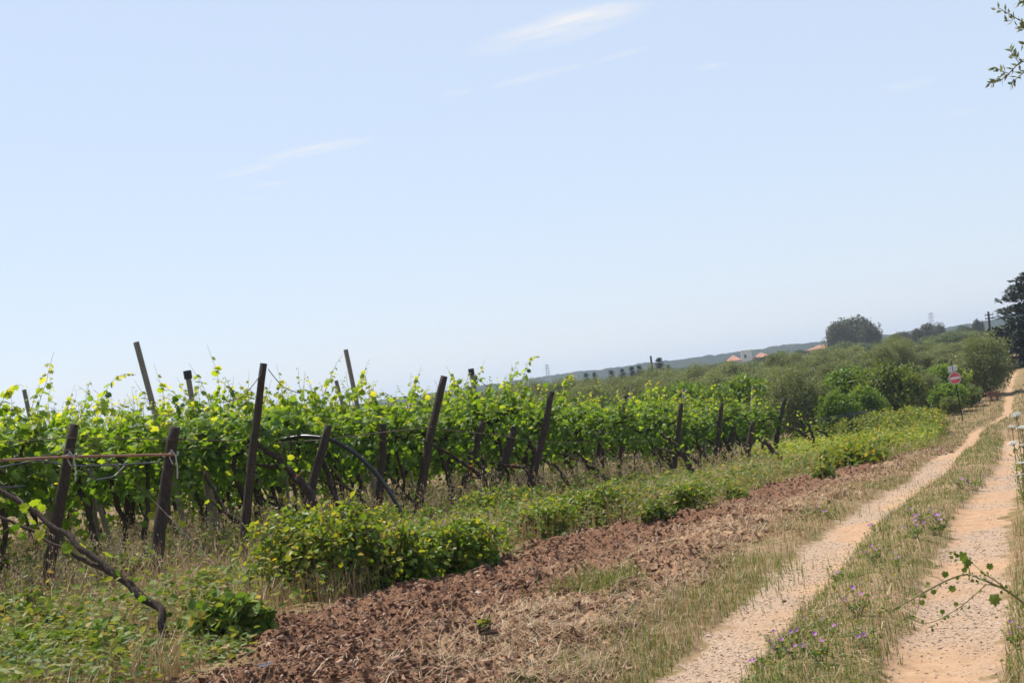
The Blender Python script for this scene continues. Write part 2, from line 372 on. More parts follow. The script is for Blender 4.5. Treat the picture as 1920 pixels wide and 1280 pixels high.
# ground: colours chosen by where each thing grows or was driven over
def ground_mat():
    mt, nt, out = nodes_of('ground')
    n1, n2, n3 = noise(nt, .7, 6, .65), noise(nt, 9, 6, .7), noise(nt, 45, 4, .7)
    earth = ramp(nt, n2, [(.25, (.19, .115, .065)), (.5, (.31, .20, .115)), (.75, (.42, .29, .17))])
    greenish = ramp(nt, n2, [(.25, (.13, .10, .04)), (.6, (.22, .17, .07)), (.8, (.33, .24, .12))])
    base = mixrgb(nt, ramp(nt, n1, [(.38, (0, 0, 0)), (.6, (1, 1, 1))]), earth, greenish)
    soil = ramp(nt, n3, [(.3, (.065, .030, .018)), (.5, (.18, .094, .056)), (.7, (.34, .205, .128))])
    soil = mixrgb(nt, n2, soil, (.86, .80, .70), 'MULTIPLY')
    straw = ramp(nt, n3, [(.25, (.26, .155, .085)), (.55, (.42, .28, .16)), (.8, (.55, .42, .27))])
    trk = ramp(nt, n2, [(.25, (.33, .195, .108)), (.5, (.43, .27, .155)), (.8, (.53, .36, .225))])
    grav = ramp(nt, n3, [(.34, (.16, .11, .075)), (.48, (.37, .26, .175)), (.66, (.53, .41, .30))])
    trk = mixrgb(nt, ramp(nt, attr(nt, 'gravel'), [(.35, (.0, .0, .0)), (.8, (.85, .85, .85))]), trk, grav)
    c = mixrgb(nt, attr(nt, 'soil'), base, soil); c = mixrgb(nt, mixrgb(nt, ramp(nt, n2, [(.42, (0, 0, 0)), (.62, (1, 1, 1))]), (0, 0, 0), attr(nt, 'straw')), c, straw); c = mixrgb(nt, attr(nt, 'track'), c, trk)
    far = mixrgb(nt, n1, (.16, .15, .06), (.30, .24, .12)); c = mixrgb(nt, attr(nt, 'far'), c, far)
    p = nt.nodes.new('ShaderNodeBsdfPrincipled'); nt.links.new(c, p.inputs['Base Color']); p.inputs['Roughness'].default_value = .95; p.inputs['Specular IOR Level'].default_value = .1
    bp = nt.nodes.new('ShaderNodeBump'); bp.inputs['Strength'].default_value = .6; bp.inputs['Distance'].default_value = .015
    nt.links.new(n3, bp.inputs['Height']); nt.links.new(bp.outputs[0], p.inputs['Normal']); nt.links.new(p.outputs[0], out.inputs['Surface'])
    return mt
M['ground'] = ground_mat()

# ------------------------------------------------------------------ ground, wheel tracks, ploughed strip (one sheet cut along their edges)
def build_ground():
    ang = np.concatenate([np.linspace(-180, -24, 40, endpoint=False), np.arange(-24, 24, .085), np.linspace(24, 180, 40)])
    rad = np.concatenate([np.geomspace(.05, 5.5, 16, endpoint=False), np.geomspace(5.5, 60, 720, endpoint=False), np.geomspace(60, 170, 150, endpoint=False), np.geomspace(170, 3400, 60)])
    A, R = np.meshgrid(np.radians(ang), rad)
    X, Y = R * np.sin(A), R * np.cos(A)
    x, y = X.ravel(), Y.ravel()
    z = ground_z(x, y)
    o, l, r_, soil, straw, vine = masks(x, y)
    far = sstep(150, 260, np.hypot(x, y))
    tr = np.maximum(l, r_) * (1 - far)
    gravel = np.clip(.55 + 1.6 * (fbm(x * .9, y * .9, 41) - .5) + np.where(np.abs(o) < .5, -.9 * o, .5 * (o - 1.42)), 0, 1) * (1 - sstep(40, 55, y))
    V = np.stack([x, y, z], 1)
    nr, na = R.shape; i, j = np.meshgrid(np.arange(nr - 1), np.arange(na - 1), indexing='ij'); q = (i * na + j).ravel()
    F = np.stack([q, q + na, q + na + 1, q + 1], 1)[:, ::-1]
    at = {'soil': soil * (1 - far), 'straw': straw * (1 - far), 'track': tr, 'gravel': gravel, 'far': far}
    fm = lambda a: a[F].mean(1)
    fo, fl, fr, fs, ft = fm(o), fm(l), fm(r_), fm(soil), fm(far)
    near = (ft < .1) & (fm(y) > 0)
    lt = near & (fl > .5); rt = near & (fr > .5) & ~lt; sp = near & (fs > .5) & ~lt & ~rt
    for name, sel in (('dirt_track', lt), ('dirt_track', rt), ('ploughed_soil', sp), ('ground', ~(lt | rt | sp))):
        f = F[sel]; used = np.unique(f); remap = np.zeros(len(V), np.int64); remap[used] = np.arange(len(used))
        me = make_mesh(name, V[used], [remap[f]], {k: v[used] for k, v in at.items()}, [M['ground']], None, True)
        tag(link(name, me), kind='structure')
build_ground()

# wooded hills along the horizon
def build_hills():
    mt, nt, out = nodes_of('wooded_hill')
    c = ramp(nt, noise(nt, .05, 6, .7), [(.3, (.014, .022, .012)), (.55, (.030, .042, .020)), (.8, (.06, .07, .034))])
    p = nt.nodes.new('ShaderNodeBsdfPrincipled'); nt.links.new(c, p.inputs['Base Color']); p.inputs['Roughness'].default_value = 1; p.inputs['Specular IOR Level'].default_value = 0
    nt.links.new(p.outputs[0], out.inputs['Surface'])
    ang = np.radians(np.arange(-40, 45, .06)); rad = np.linspace(1050, 1900, 90)
    A, R = np.meshgrid(ang, rad); X, Y = R * np.sin(A), R * np.cos(A)
    deg = np.degrees(A)
    top = np.interp(deg, [-40, -20, -9, -6, -3.5, 0, 4, 8, 11, 14, 16, 18, 21, 45], [1, 1, 1.5, 2.5, 4.0, 5.2, 6.6, 7.4, 6.6, 5.4, 6, 9, 12, 13])
    prof = sstep(1050, 1480, R) * (1 - .6 * sstep(1500, 1900, R))
    h = top * prof * (.86 + .28 * fbm(X / 180, Y / 180, 5, 3))
    bump = np.abs(fbm(X / 15, Y / 15, 8, 4) - .5) * 2
    Z = ground_z(X, Y, False) - .5 + h + prof * (5.6 * (1 - bump) * fbm(X / 40, Y / 40, 11, 2) * 1.3 - .6)
    nr, na = R.shape; i, j = np.meshgrid(np.arange(nr - 1), np.arange(na - 1), indexing='ij'); q = (i * na + j).ravel()
    me = make_mesh('hills', np.stack([X, Y, Z], -1).reshape(-1, 3), [np.stack([q, q + 1, q + na + 1, q + na], 1)], {}, [mt], None, False)
    tag(link('hills', me), kind='structure')
build_hills()

# ------------------------------------------------------------------ grapevines
def vine_foliage(seed):
    """leaves of one vine, local x along the row, z up"""
    global rng
    keep = rng; rng = np.random.default_rng(seed)
    ac = Acc()
    for s in range(42):
        kind = rng.random()
        p = np.array([rng.uniform(-.7, .7), rng.normal(0, .14), rng.uniform(1.45, 1.85)])
        if kind < .58: d = np.array([rng.normal(0, .3), rng.normal(0, .28), 1.0]); L = rng.uniform(.4, .85); droop = .25
        else: d = np.array([rng.normal(0, .5), rng.choice([-1, 1]) * rng.uniform(.3, .9), .45]); L = rng.uniform(.45, .8); droop = 1.5
        if 2 <= s < 10: d = np.array([rng.normal(0, .25), rng.normal(0, .3), 1.0]); L = rng.uniform(.35, .7); p[2] = rng.uniform(1.85, 2.15)
        if s < 2: d = np.array([rng.normal(0, .35), rng.normal(0, .3), 1.0]); L = rng.uniform(.9, 1.2); p[2] = 1.85
        k = 12; d = d / np.linalg.norm(d); pts = [p]
        for i in range(k):
            d = d + np.array([rng.normal(0, .10), rng.normal(0, .10), -droop / k * (1 + i / k)]); d /= np.linalg.norm(d)
            pts.append(pts[-1] + d * L / k)
        pts = np.array(pts)
        tube(ac, pts, np.linspace(.0055, .002, k + 1), 4, .3, 1, 0, False)
        n = int(L * 19); u = np.sort(rng.uniform(.05, 1, n)); idx = u * k; i0 = np.minimum(idx.astype(int), k - 1); fr = (idx - i0)[:, None]
        P = pts[i0] * (1 - fr) + pts[i0 + 1] * fr
        a = rng.uniform(0, 2 * np.pi, n); side = np.stack([np.cos(a), np.sin(a), np.zeros(n)], 1)
        size = np.where(u > .6, .108 - .082 * (u - .6) / .4, .108) * rng.uniform(.6, 1.25, n) * (.62 if 2 <= s < 10 else 1)
        P = P + side * (.05 * (1 - .6 * u))[:, None]
        tip = side * .8 + np.array([0, 0, -.55]) + rng.normal(0, .3, (n, 3))
        nrm = np.array([0, 0, .8]) + side * .4 + rng.normal(0, .45, (n, 3))
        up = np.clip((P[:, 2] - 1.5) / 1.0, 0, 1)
        t = np.clip(rng.normal(.26, .15, n) + .42 * np.maximum(u - .5, 0) / .5 * rng.uniform(.4, 1.2, n) + .33 * up, 0, 1)  # yellower tips are young growth; lighter with height paints in backlight
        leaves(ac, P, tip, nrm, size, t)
    n = 165                                                        # flat overhead leaves added between the rows to shade the ground below
    P = np.stack([rng.uniform(-.7, .7, n), rng.uniform(-1.0, 1.0, n), rng.normal(1.85, .14, n)], 1)
    leaves(ac, P, rng.normal(0, 1, (n, 3)) * (1, 1, .35), np.array([0, 0, 1.]) + rng.normal(0, .35, (n, 3)), rng.uniform(.08, .13, n), np.clip(rng.normal(.42, .16, n), 0, 1))
    n = 34                                                         # suckers low on the trunk
    P = np.stack([rng.normal(rng.uniform(-.4, .4), .16, n), rng.normal(0, .16, n), rng.uniform(.15, 1.25, n)], 1)
    leaves(ac, P, rng.normal(0, 1, (n, 3)) + (0, 0, -.4), np.array([0, 0, .7]) + rng.normal(0, .6, (n, 3)), rng.uniform(.06, .12, n), np.clip(rng.normal(.4, .2, n), 0, 1))
    n = 110                                                        # older leaves hanging below the wires; canopy self-shadow painted in by darker tones
    P = np.stack([rng.uniform(-.75, .75, n), rng.normal(0, .28, n), 1.08 + rng.gamma(2.4, .15, n)], 1)
    a = rng.uniform(0, 2 * np.pi, n); side = np.stack([np.cos(a), np.sin(a), np.zeros(n)], 1)
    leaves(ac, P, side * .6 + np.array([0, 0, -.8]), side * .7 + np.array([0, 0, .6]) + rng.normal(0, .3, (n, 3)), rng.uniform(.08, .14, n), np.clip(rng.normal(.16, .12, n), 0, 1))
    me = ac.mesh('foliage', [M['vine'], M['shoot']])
    rng = keep
    return me
def wiggle(a, b, k, amp, seed):
    r = np.random.default_rng(seed); s = np.linspace(0, 1, k)[:, None]
    p = np.asarray(a) * (1 - s) + np.asarray(b) * s
    off = np.cumsum(r.normal(0, amp, (k, 3)), 0); off -= s * off[-1]
    return p + off
def vine_trunk(seed):
    r = np.random.default_rng(seed); ac = Acc()
    top = np.array([r.uniform(-.25, .25), r.normal(0, .06), 1.35 + r.uniform(0, .2)])
    tr = wiggle((r.normal(0, .42), r.normal(0, .22), -.08), top, 12, .034, seed)
    tube(ac, tr, np.linspace(.05, .03, 12) * r.uniform(.7, 1.25), 8, .5, 0, .16)
    for sx in (-1, 1):
        e = np.array([sx * r.uniform(.5, .75), r.normal(0, .08), 1.72 + r.uniform(-.1, .15)])
        arm = wiggle(top, e, 9, .03, seed + sx + 5); arm[0] = top
        tube(ac, arm, np.linspace(.032, .014, 9), 6, .5, 0, .15)
    for _ in range(3):
        e = np.array([r.uniform(-.8, .8), r.normal(0, .25), r.uniform(1.4, 2.0)])
        tube(ac, wiggle(top, e, 7, .03, seed + int(e[0] * 100) + 200), np.linspace(.012, .006, 7), 5, .5, 0, .1)
    return ac.mesh('trunk', [M['bark']], True)
FOL = [vine_foliage(100 + i) for i in range(9)]
TRK = [vine_trunk(300 + i) for i in range(8)]
row_rot = math.atan2(ROW_N[1], ROW_N[0])
END_DESC = ['nearest the left edge of the field', 'behind the short post with the rope loop', 'beside the split short post', 'at the tall post with sagging wire',
            'above the bowed black hose', 'just right of the bowed black hose', 'left of the tall slanting post', 'right of the tall slanting post', 'under the black-capped pale post',
            'before the far line of dark conifers', 'left of the long bare slanting trunk', 'behind the round green shrub', 'just past the round green shrub',
            'with pale seed-headed oats at its foot', 'second from the far right end', 'last before the weedy field']
n_row = 18
for i in range(-2, n_row - 2):
    o0 = ROW_A + ROW_T * 2.5 * i
    nv = 13 if i < 10 else 9
    for j in range(nv):
        d = (.35 if i < 2 else .3) + 1.12 * j + random.uniform(-.12, .12)
        x, y = o0 + ROW_N * d + ROW_T * random.uniform(-.15, .15)
        if x < -.40 * y - 1.5: continue                              # well outside the frame
        if j == 0 and i >= 0:
            lab = 'leafy grapevine at the end of its row, ' + END_DESC[min(i, len(END_DESC) - 1)]
        elif j == 0: lab = 'leafy grapevine growing at the far left end of the vineyard'
        else: lab = 'leafy grapevine inside the vineyard rows, behind the row-end vines'
        root = thing('grape_vine', lab, 'grapevine', (x, y, gz(x, y)), row_rot + random.choice([0, math.pi]) + random.uniform(-.15, .15), 'grapevines in the vineyard rows')
        s = random.uniform(.9, 1.08) * (1.06 if i < 3 else 1.11 if i < 8 else 1.0)
        root.scale = (1.0, 1.15 if j else 1.3, s)
        link('trunk', random.choice(TRK), root); link('foliage', random.choice(FOL), root)

def line_D(px, py, off):
    """depth at which the sight line through px, py stands off metres on the track side of the row ends"""
    d = pix_dir(px, py); q = ROW_A - ROW_N * off
    return float(-(q @ ROW_N) / -((d.x / d.y) * ROW_N[0] + ROW_N[1]))
# old vines whose bare trunks lean out of the row ends towards the track
LEAN = [((310, 1218), (303, 1150), (215, 1075), (120, 1000), (-10, 905), .043, 'long bare vine trunk leaning across the weeds in the left foreground'),
        ((607, 955), (575, 915), (540, 878), (512, 850), (480, 830), .075, 'thick bare vine trunk crossing the post below the black hose'),
        ((948, 925), (905, 892), (865, 865), (830, 843), (780, 815), .05, 'leaning vine trunk with an orange twine tie right of the tall slanting post'),
        ((972, 955), (945, 920), (918, 890), (900, 872), (870, 850), .06, 'forked leaning vine trunk rooted in weeds near the middle of the rows'),
        ((1016, 897), (985, 876), (945, 872), (905, 866), (870, 845), .045, 'nearly level vine branch with orange ties below mid-row leaves'),
        ((1080, 905), (1050, 880), (1028, 865), (1008, 853), (980, 838), .045, 'slanting vine trunk with an orange tie just right of the leaning mid-row post'),
        ((1160, 925), (1140, 902), (1122, 884), (1100, 865), (1075, 845), .06, 'dark leaning vine trunk above the weeds before the dark thick post'),
        ((1314, 913), (1298, 880), (1282, 852), (1262, 830), (1240, 812), .07, 'bare leaning vine trunk reaching down to the dry grass right of the round shrub'),
        ((1335, 900), (1310, 872), (1290, 852), (1270, 838), (1250, 822), .05, 'thin bare vine trunk leaning beside its thicker neighbour above dry grass'),
        ((1487, 882), (1470, 862), (1452, 847), (1435, 832), (1415, 815), .08, 'dark leaning vine trunk near the far right end of the rows'),
        ((1553, 849), (1530, 830), (1510, 815), (1486, 803), (1460, 790), .09, 'black bare trunk leaning out of the right end of the vineyard'),
        ((1577, 847), (1562, 825), (1545, 812), (1528, 803), (1500, 782), .07, 'outermost thin bare trunk drooping into the weedy field'),
        ((1527, 843), (1524, 820), (1518, 800), (1508, 785), (1490, 770), .06, 'arched bare cane hanging from the last vine')]
for q, (*pts, rad, lab) in enumerate(LEAN):
    D0 = min(hit(*pts[0]).y, line_D(*pts[0], 1.3)); b = ray(*pts[0], D0); b.z = gz(b.x, b.y)
    P = [np.array(b)]
    for k, p in enumerate(pts[1:]): P.append(np.array(ray(p[0], p[1], D0 + (.3 if q == 0 else .12) * (k + 1))))
    P = np.array(P); P[0, 2] -= .05
    s = np.linspace(0, 4, 54); Q = np.stack([np.interp(s, range(5), P[:, k]) for k in range(3)], 1)
    Q[1:-1] = (Q[:-2] + 2 * Q[1:-1] + Q[2:]) / 4; nz_ = np.random.default_rng(q).normal(0, rad * .5, Q.shape)
    for _ in range(3): nz_[1:-1] = (nz_[:-2] + 2 * nz_[1:-1] + nz_[2:]) / 4
    Q += nz_
    root = thing('grape_vine', lab, 'grapevine', b, 0, 'old vines leaning out of the row ends')
    ac = Acc(); tube(ac, Q - np.array(b), np.linspace(rad, rad * .45, 54) * (1 + .22 * (fbm(np.linspace(0, 14, 54), np.full(54, q * 3.3), 6, 3) - .5) * 2), 10, .5, 0, .11)
    if q in (0, 1, 3, 7):
        Q2 = Q[24:] - np.array(b) + np.linspace(0, 1, 30)[:, None] * np.array([-.1, .15, -.3]) * (1 if q else .8)
        tube(ac, Q2, np.linspace(rad * .55, rad * .25, 30), 8, .5, 0, .13)
    ac.obj('trunk', M['bark'], root, True)
    ac = Acc(); rr = np.random.default_rng(q + 50)                       # a few tufts of leaf on the old wood
    n = 26 if q != 0 else 16; P_ = Q[rr.integers(18, 54, n)] - np.array(b) + rr.normal(0, .09, (n, 3))
    leaves(ac, P_, rr.normal(0, .6, (n, 3)) + (0, 0, -.2), rr.normal(0, .5, (n, 3)) + (0, 0, .8), rr.uniform(.06, .11, n), np.clip(rr.normal(.5, .2, n), 0, 1))
    ac.obj('foliage', M['vine'], root)
    if q in (1, 2, 4, 5):
        ac = Acc(); c = Q[21] - np.array(b)
        for k in range(3): tube(ac, c + np.array([(math.cos(a) * rad * .9, (k - 1) * .012, math.sin(a) * rad * .9) for a in np.linspace(0, 6.28, 10)]), .006, 5)
        tube(ac, [c + (0, -.05, -.04), c + (.04, -.07, -.10), c + (.05, -.07, -.19)], .006, 5); tube(ac, [c + (0, -.05, .02), c + (.05, -.06, .05), c + (.10, -.06, .07)], .006, 5)
        ac.obj('twine_tie', M['twine'], root)

# more bare leaning trunks and thin stakes among the row ends
for q in range(16):
    r = np.random.default_rng(900 + q); c = ROW_A + ROW_T * (1.2 + 2.45 * q + r.uniform(-.6, .6)) - ROW_N * r.uniform(-.2, .9); b = Vector((c[0], c[1], gz(*c)))
    top = np.array([*(ROW_N * r.uniform(.8, 2.0) + ROW_T * r.uniform(-.5, .5)), r.uniform(1.1, 1.6)])
    root = thing('grape_vine', 'dark twisted trunk leaning into the leaves among the row ends', 'grapevine', b, 0, 'dark twisted trunks at the row ends')
    ac = Acc(); tr = wiggle((0, 0, -.08), top, 26, .022, 950 + q); tr[:, 2] += .25 * np.sin(np.linspace(0, 3.14, 26)) * r.uniform(-.6, 1)
    tube(ac, tr, np.linspace(.048, .02, 26) * r.uniform(.75, 1.2), 8, .5, 0, .14)
    tube(ac, wiggle(tr[13], tr[13] + np.array([*(ROW_N * r.uniform(.3, 1.0) + ROW_T * r.uniform(-.6, .6)), r.uniform(.3, .9)]), 12, .025, 980 + q), np.linspace(.024, .01, 12), 6, .5, 0, .14); ac.obj('trunk', M['bark'], root, True)
    ac = Acc(); n = 14; P_ = tr[r.integers(12, 26, n)] + r.normal(0, .1, (n, 3)); leaves(ac, P_, r.normal(0, .6, (n, 3)), r.normal(0, .5, (n, 3)) + (0, 0, .8), r.uniform(.05, .10, n), np.clip(r.normal(.45, .2, n), 0, 1)); ac.obj('foliage', M['vine'], root)
for q in range(26):
    r = np.random.default_rng(700 + q); c = ROW_A + ROW_T * (-1.5 + 1.62 * q + r.uniform(-.7, .7)) + ROW_N * r.uniform(.1, 2.2); b = Vector((c[0], c[1], gz(*c)))
    ac = Acc(); h_ = r.uniform(1.5, 2.1); tube(ac, wiggle((0, 0, -.1), (r.normal(0, .2), r.normal(0, .2), h_), 7, .008, 720 + q), np.linspace(.022, .018, 7) * r.uniform(.8, 1.5), 7, .5, 0, .08)
    tag(ac.obj('vine_stake', M['wood'] if q % 3 else M['pale_post'], None, True, b), 'thin dark stake among the vine trunks' if q % 3 else 'thin pale weathered stake among the vine trunks', 'stake', 'thin dark stakes in the vineyard' if q % 3 else 'thin pale stakes in the vineyard')
# ------------------------------------------------------------------ posts
def post(name, top, low, width, label, D=None, style='wood', cap=False, rope=False, off=.05, dlean=0, group='wooden end posts along the vineyard edge'):
    """width in photograph pixels at the post's own distance"""
    if D is None: D = min(hit(*low).y, line_D(*low, off))
    if True:
        p1, p2 = ray(*top, D), ray(*low, D); d = p2 - p1
        k = 1.0
        while (p1 + d * k).z > gz((p1 + d * k).x, (p1 + d * k).y) and k < 8: k += .02
        b = p1 + d * k
    tpt = ray(*top, D + dlean); v = np.array(tpt - b); L = np.linalg.norm(v); r = width * .92 / F_PX * D / 2
    root = thing(name, label, 'post', b, 0, group)
    ac = Acc(); rr = np.random.default_rng(int(top[0]))
    if style == 'wood':
        k = 14; s = np.linspace(-.12 / L, 1, k)[:, None]; path = s * v + np.concatenate([np.cumsum(rr.normal(0, r * .09, (k, 2)), 0), np.zeros((k, 1))], 1) * np.linspace(0, 1, k)[:, None] * np.linspace(1, 0, k)[:, None] * 4
        tube(ac, path, np.linspace(r * 1.1, r * .76, k), 13, .5, 0, .085)
        fixed = ac
    else:
        z = norm(v); xx = norm(np.cross(z, (0, 1, 0))); yy = np.cross(z, xx); R = np.stack([xx, yy, z], 1)
        a = .35; R = R @ np.array([[math.cos(a), -math.sin(a), 0], [math.sin(a), math.cos(a), 0], [0, 0, 1]])
        box(ac, (-r * .85, -r * .85, -.15), (r * .85, r * .85, L), R=R)
    sh = ac.obj('shaft', M['wood'] if style == 'wood' else M['pale_post'], root, style == 'wood')
    if style != 'wood':
        bv = sh.modifiers.new('soft', 'BEVEL'); bv.width = r * .2; bv.segments = 2
    if cap:
        ac = Acc(); n_ = v / L; tube(ac, [v - n_ * r * 2.6, v + n_ * r * .25], r * 1.4, 10); ac.obj('cap', M['cap'], root)
    if rope:
        ac = Acc(); c = v * .83; q = np.array([r * 1.05, -r * .9, 0])
        for k in (0,): tube(ac, [c + np.array([math.cos(a) * r * 1.15, math.sin(a) * r * 1.15, k + .02 * math.sin(3 * a)]) for a in np.linspace(0, 6.28, 14)], .008, 5)
        tube(ac, [c + q * .3 + (0, -r * .7, .06), c + q * .5 + (.03, -r * .6, -.02), c + q * .5 + (.035, -r * .6, -.16), c + q * .5 + (.02, -r * .6, -.30)], .009, 5)
        tube(ac, [c + q * .3 + (0, -r * .7, .06), c + q * .3 + (-.03, -r * .6, -.04), c + q * .3 + (.0, -r * .6, -.12)], .008, 5)
        ac.obj('rope_loop', M['rope'], root)
    return root, b, tpt
W = {}
W['a'] = post('vineyard_post', (140, 795), (86, 1125), 25, 'short stout dark wooden post with pale rope loop holding the brown pipe, at left', rope=True, off=.5)
W['b'] = post('vineyard_post', (328, 800), (284, 1105), 27, 'short split wooden post with frayed cord at the right end of the brown pipe', rope=True, off=.5)
W['c'] = post('vineyard_post', (494, 681), (450, 1075), 19, 'tall dark wooden post rising above the leaves with a sagging wire at its top', off=0.1)
post('vineyard_post', (616, 797), (574, 955), 21, 'dark slanting post carrying the bowed black hose', off=0.35)
W['e'] = post('vineyard_post', (833, 705), (784, 950), 19, 'tall brown post slanting right and standing clear of the leaves mid-row', off=0.4)
post('vineyard_post', (718, 795), (706, 965), 18, 'upright black post just right of the bowed black hose', off=-0.15)
post('vineyard_post', (905, 790), (868, 925), 19, 'dark slanting post half hidden in leaves right of the tall slanting post', off=-0.35)
post('vineyard_post', (966, 800), (926, 918), 19, 'dark thick post leaning right under mid-row leaves', off=-0.2)
W['g'] = post('vineyard_post', (1034, 733), (986, 945), 17, 'long leaning post with its top clear of the leaves before the far hills', off=0.35)
post('vineyard_post', (1128, 800), (1118, 893), 14, 'dark post below leaves left of the round shrub', off=-0.3)
post('vineyard_post', (1172, 742), (1158, 900), 13, 'dark post top showing above leaves left of the pair of bare poles', off=-0.7)
W['h'] = post('vineyard_post', (1277, 755), (1260, 900), 12, 'slim dark post standing above the leaves right of the bare leaning trunk', off=0.3)
post('vineyard_post', (1353, 755), (1338, 892), 11, 'slim dark post rising from pale seed-headed oats')
post('vineyard_post', (1376, 800), (1362, 885), 15, 'reddish brown stump-like post beneath leaves among pale oats', off=-0.1)
post('vineyard_post', (1412, 790), (1402, 885), 13, 'dark thick post in shade near the end of the rows', off=-0.2)
W['i'] = post('vineyard_post', (1471, 745), (1448, 875), 11, 'last slim dark post at the right end of the vineyard')
gp = 'pale tall posts inside the vineyard'
post('vineyard_post', (255, 641), (286, 757), 13, 'tallest pale square post leaning left against the sky', 24.5, 'pale', group=gp)
W['k'] = post('vineyard_post', (351, 696), (363, 768), 12, 'pale post with a black rubber cap leaning left', 25.5, 'pale', True, group=gp)
post('vineyard_post', (45, 730), (54, 772), 10, 'short pale post top peeping over leaves at the left edge', 26, 'pale', group=gp)
post('vineyard_post', (648, 655), (676, 790), 9.5, 'tall thin pale post leaning left over the bowed hose', 31, 'pale', group=gp)
post('vineyard_post', (630, 713), (643, 762), 8, 'small pale post top left of the tall thin pale one', 36, 'pale', group=gp)
W['l'] = post('vineyard_post', (883, 692), (891, 740), 9, 'thin pale post with a dark cap before the hill line', 37, 'pale', True, group=gp)
post('vineyard_post', (1183, 723), (1187, 757), 6, 'far thin grey post among olives right of the dark post top', 62, 'pale', group=gp)
post('vineyard_post', (1281, 728), (1284, 770), 6, 'far thin grey post behind the slim dark post', 60, 'pale', group=gp)
post('vineyard_post', (1412, 724), (1409, 765), 5, 'far thin grey post near the end of the rows', 64, 'pale', group=gp)
post('vineyard_post', (160, 860), (205, 1010), 12, 'weathered plank-like post leaning left under the brown pipe', 23.2, 'pale', group=gp)
post('vineyard_post', (384, 860), (405, 965), 9, 'pale thin prop beneath leaves right of the split post', 24.5, 'pale', group=gp)
post('vineyard_post', (683, 815), (702, 940), 10, 'pale prop behind the bowed black hose', 30, 'pale', group=gp)
post('vineyard_post', (84, 880), (92, 985), 10, 'pale prop standing behind the short stout post', 24.0, 'pale', group=gp)

# pipes, hoses, wires
def strand(name, label, cat, pts, rad, mat, n=24, sag=0.0, group=None, kids=()):
    P = np.array([np.array(ray(x, y, D)) for x, y, D in pts]); s = np.linspace(0, len(P) - 1, n)
    Q = np.stack([np.interp(s, range(len(P)), P[:, k]) for k in range(3)], 1)
    for _ in range(2): Q[1:-1] = (Q[:-2] + 2 * Q[1:-1] + Q[2:]) / 4
    b = Q[0].copy(); f = s / (len(P) - 1); Q[:, 2] -= sag * 4 * f * (1 - f)
    ac = Acc(); tube(ac, Q - b, rad, 7, .5, 0, .02)
    return tag(ac.obj(name, mat, None, True, b), label, cat, group)
Da, Db, Dc = W['a'][1].y, W['b'][1].y, W['c'][1].y
strand('irrigation_pipe', 'straight rusty brown pipe tied level between the two short posts at left', 'pipe', [(-60, 866, Da - 1.1), (125, 856, Da - .09), (328, 852, Db - .07)], .017, M['pipe'])
strand('drip_hose', 'grey drip hose arching under the brown pipe at the left edge', 'hose', [(-40, 884, Da - .6), (70, 862, Da - .3), (130, 873, Da + .1), (215, 872, Da + .6), (300, 866, Db + .3)], .011, M['grey_hose'], 40)
strand('drip_hose', 'short loop of grey hose hanging between the two short posts', 'hose', [(165, 880, Da + .5), (180, 900, Da + .6), (215, 893, Da + .8), (235, 872, Da + .9)], .011, M['grey_hose'], 30)
strand('drip_hose', 'thin grey hose end poking in low at the left edge', 'hose', [(-30, 912, Da - .4), (20, 913, Da - .2), (45, 910, Da)], .012, M['grey_hose'])
Dh = line_D(740, 930, 1.5)
strand('black_hose', 'thick black hose bowed from the slanting post down into the weeds', 'hose', [(525, 824, Dh + .5), (570, 817, Dh + .3), (620, 822, Dh + .1), (665, 848, Dh), (705, 885, Dh), (735, 928, Dh), (752, 960, Dh), (760, 985, Dh)], .035, M['hose'], 48)
gw = 'trellis wires of the vineyard'
strand('trellis_wire', 'rusty wire running along the row ends above the brown pipe', 'wire', [(-60, 834, Da - 1.1), (128, 820, Da - .1), (322, 824, Db - .1), (455, 826, Dc)], .0055, M['wire'], 40, group=gw)
strand('trellis_wire', 'slack twisted wire crossing the short stout post', 'wire', [(-40, 872, Da - .6), (60, 858, Da - .3), (130, 842, Da - .1), (200, 828, Da + .3)], .0045, M['wire'], 30, group=gw)
strand('trellis_wire', 'loose wire sagging right from the top of the tall dark post', 'wire', [(503, 692, Dc), (530, 718, Dc + .8), (565, 737, Dc + 1.6)], .006, M['wire'], 24, .05, gw)
strand('trellis_wire', 'wire sagging left from the top of the tall dark post into the leaves', 'wire', [(490, 700, Dc), (455, 735, Dc - .8), (410, 755, Dc - 1.4)], .006, M['wire'], 24, .05, gw)
strand('trellis_wire', 'thin guy wire slanting from below the pipe to the ground past the split post', 'wire', [(170, 838, Da), (280, 930, Db - .6), (385, 1040, Db - 1.3), (450, 1105, Db - 2.0)], .005, M['wire'], 30, group=gw)
strand('trellis_wire', 'thin guy wire slanting down beside the long bare trunk at the left edge', 'wire', [(-10, 893, Da), (60, 955, Da - .5), (150, 1030, Da - 1.0), (230, 1095, Da - 1.6)], .005, M['wire'], 30, group=gw)
De = W['e'][1].y
strand('trellis_wire', 'paired wire bundle between the bowed hose and tall slanting post', 'wire', [(520, 830, Dh + .2), (610, 824, Dh + .1), (700, 812, Dh + .8), (815, 800, De)], .009, M['wire'], 40, group=gw)
strand('trellis_wire', 'slack wire falling right from the dark-capped pale post', 'wire', [(886, 700, 37), (905, 714, 37.6), (935, 738, 38.6)], .008, M['wire'], 20, .05, gw)
strand('trellis_wire', 'level wire between the tall slanting post and the long leaning post', 'wire', [(820, 803, De), (930, 812, De + 3), (1015, 828, W['g'][1].y)], .007, M['wire'], 30, .03, gw)
strand('trellis_wire', 'level wire from the long leaning post to the slim dark post', 'wire', [(1015, 828, W['g'][1].y), (1150, 826, 40), (1268, 822, W['h'][1].y)], .007, M['wire'], 30, .03, gw)

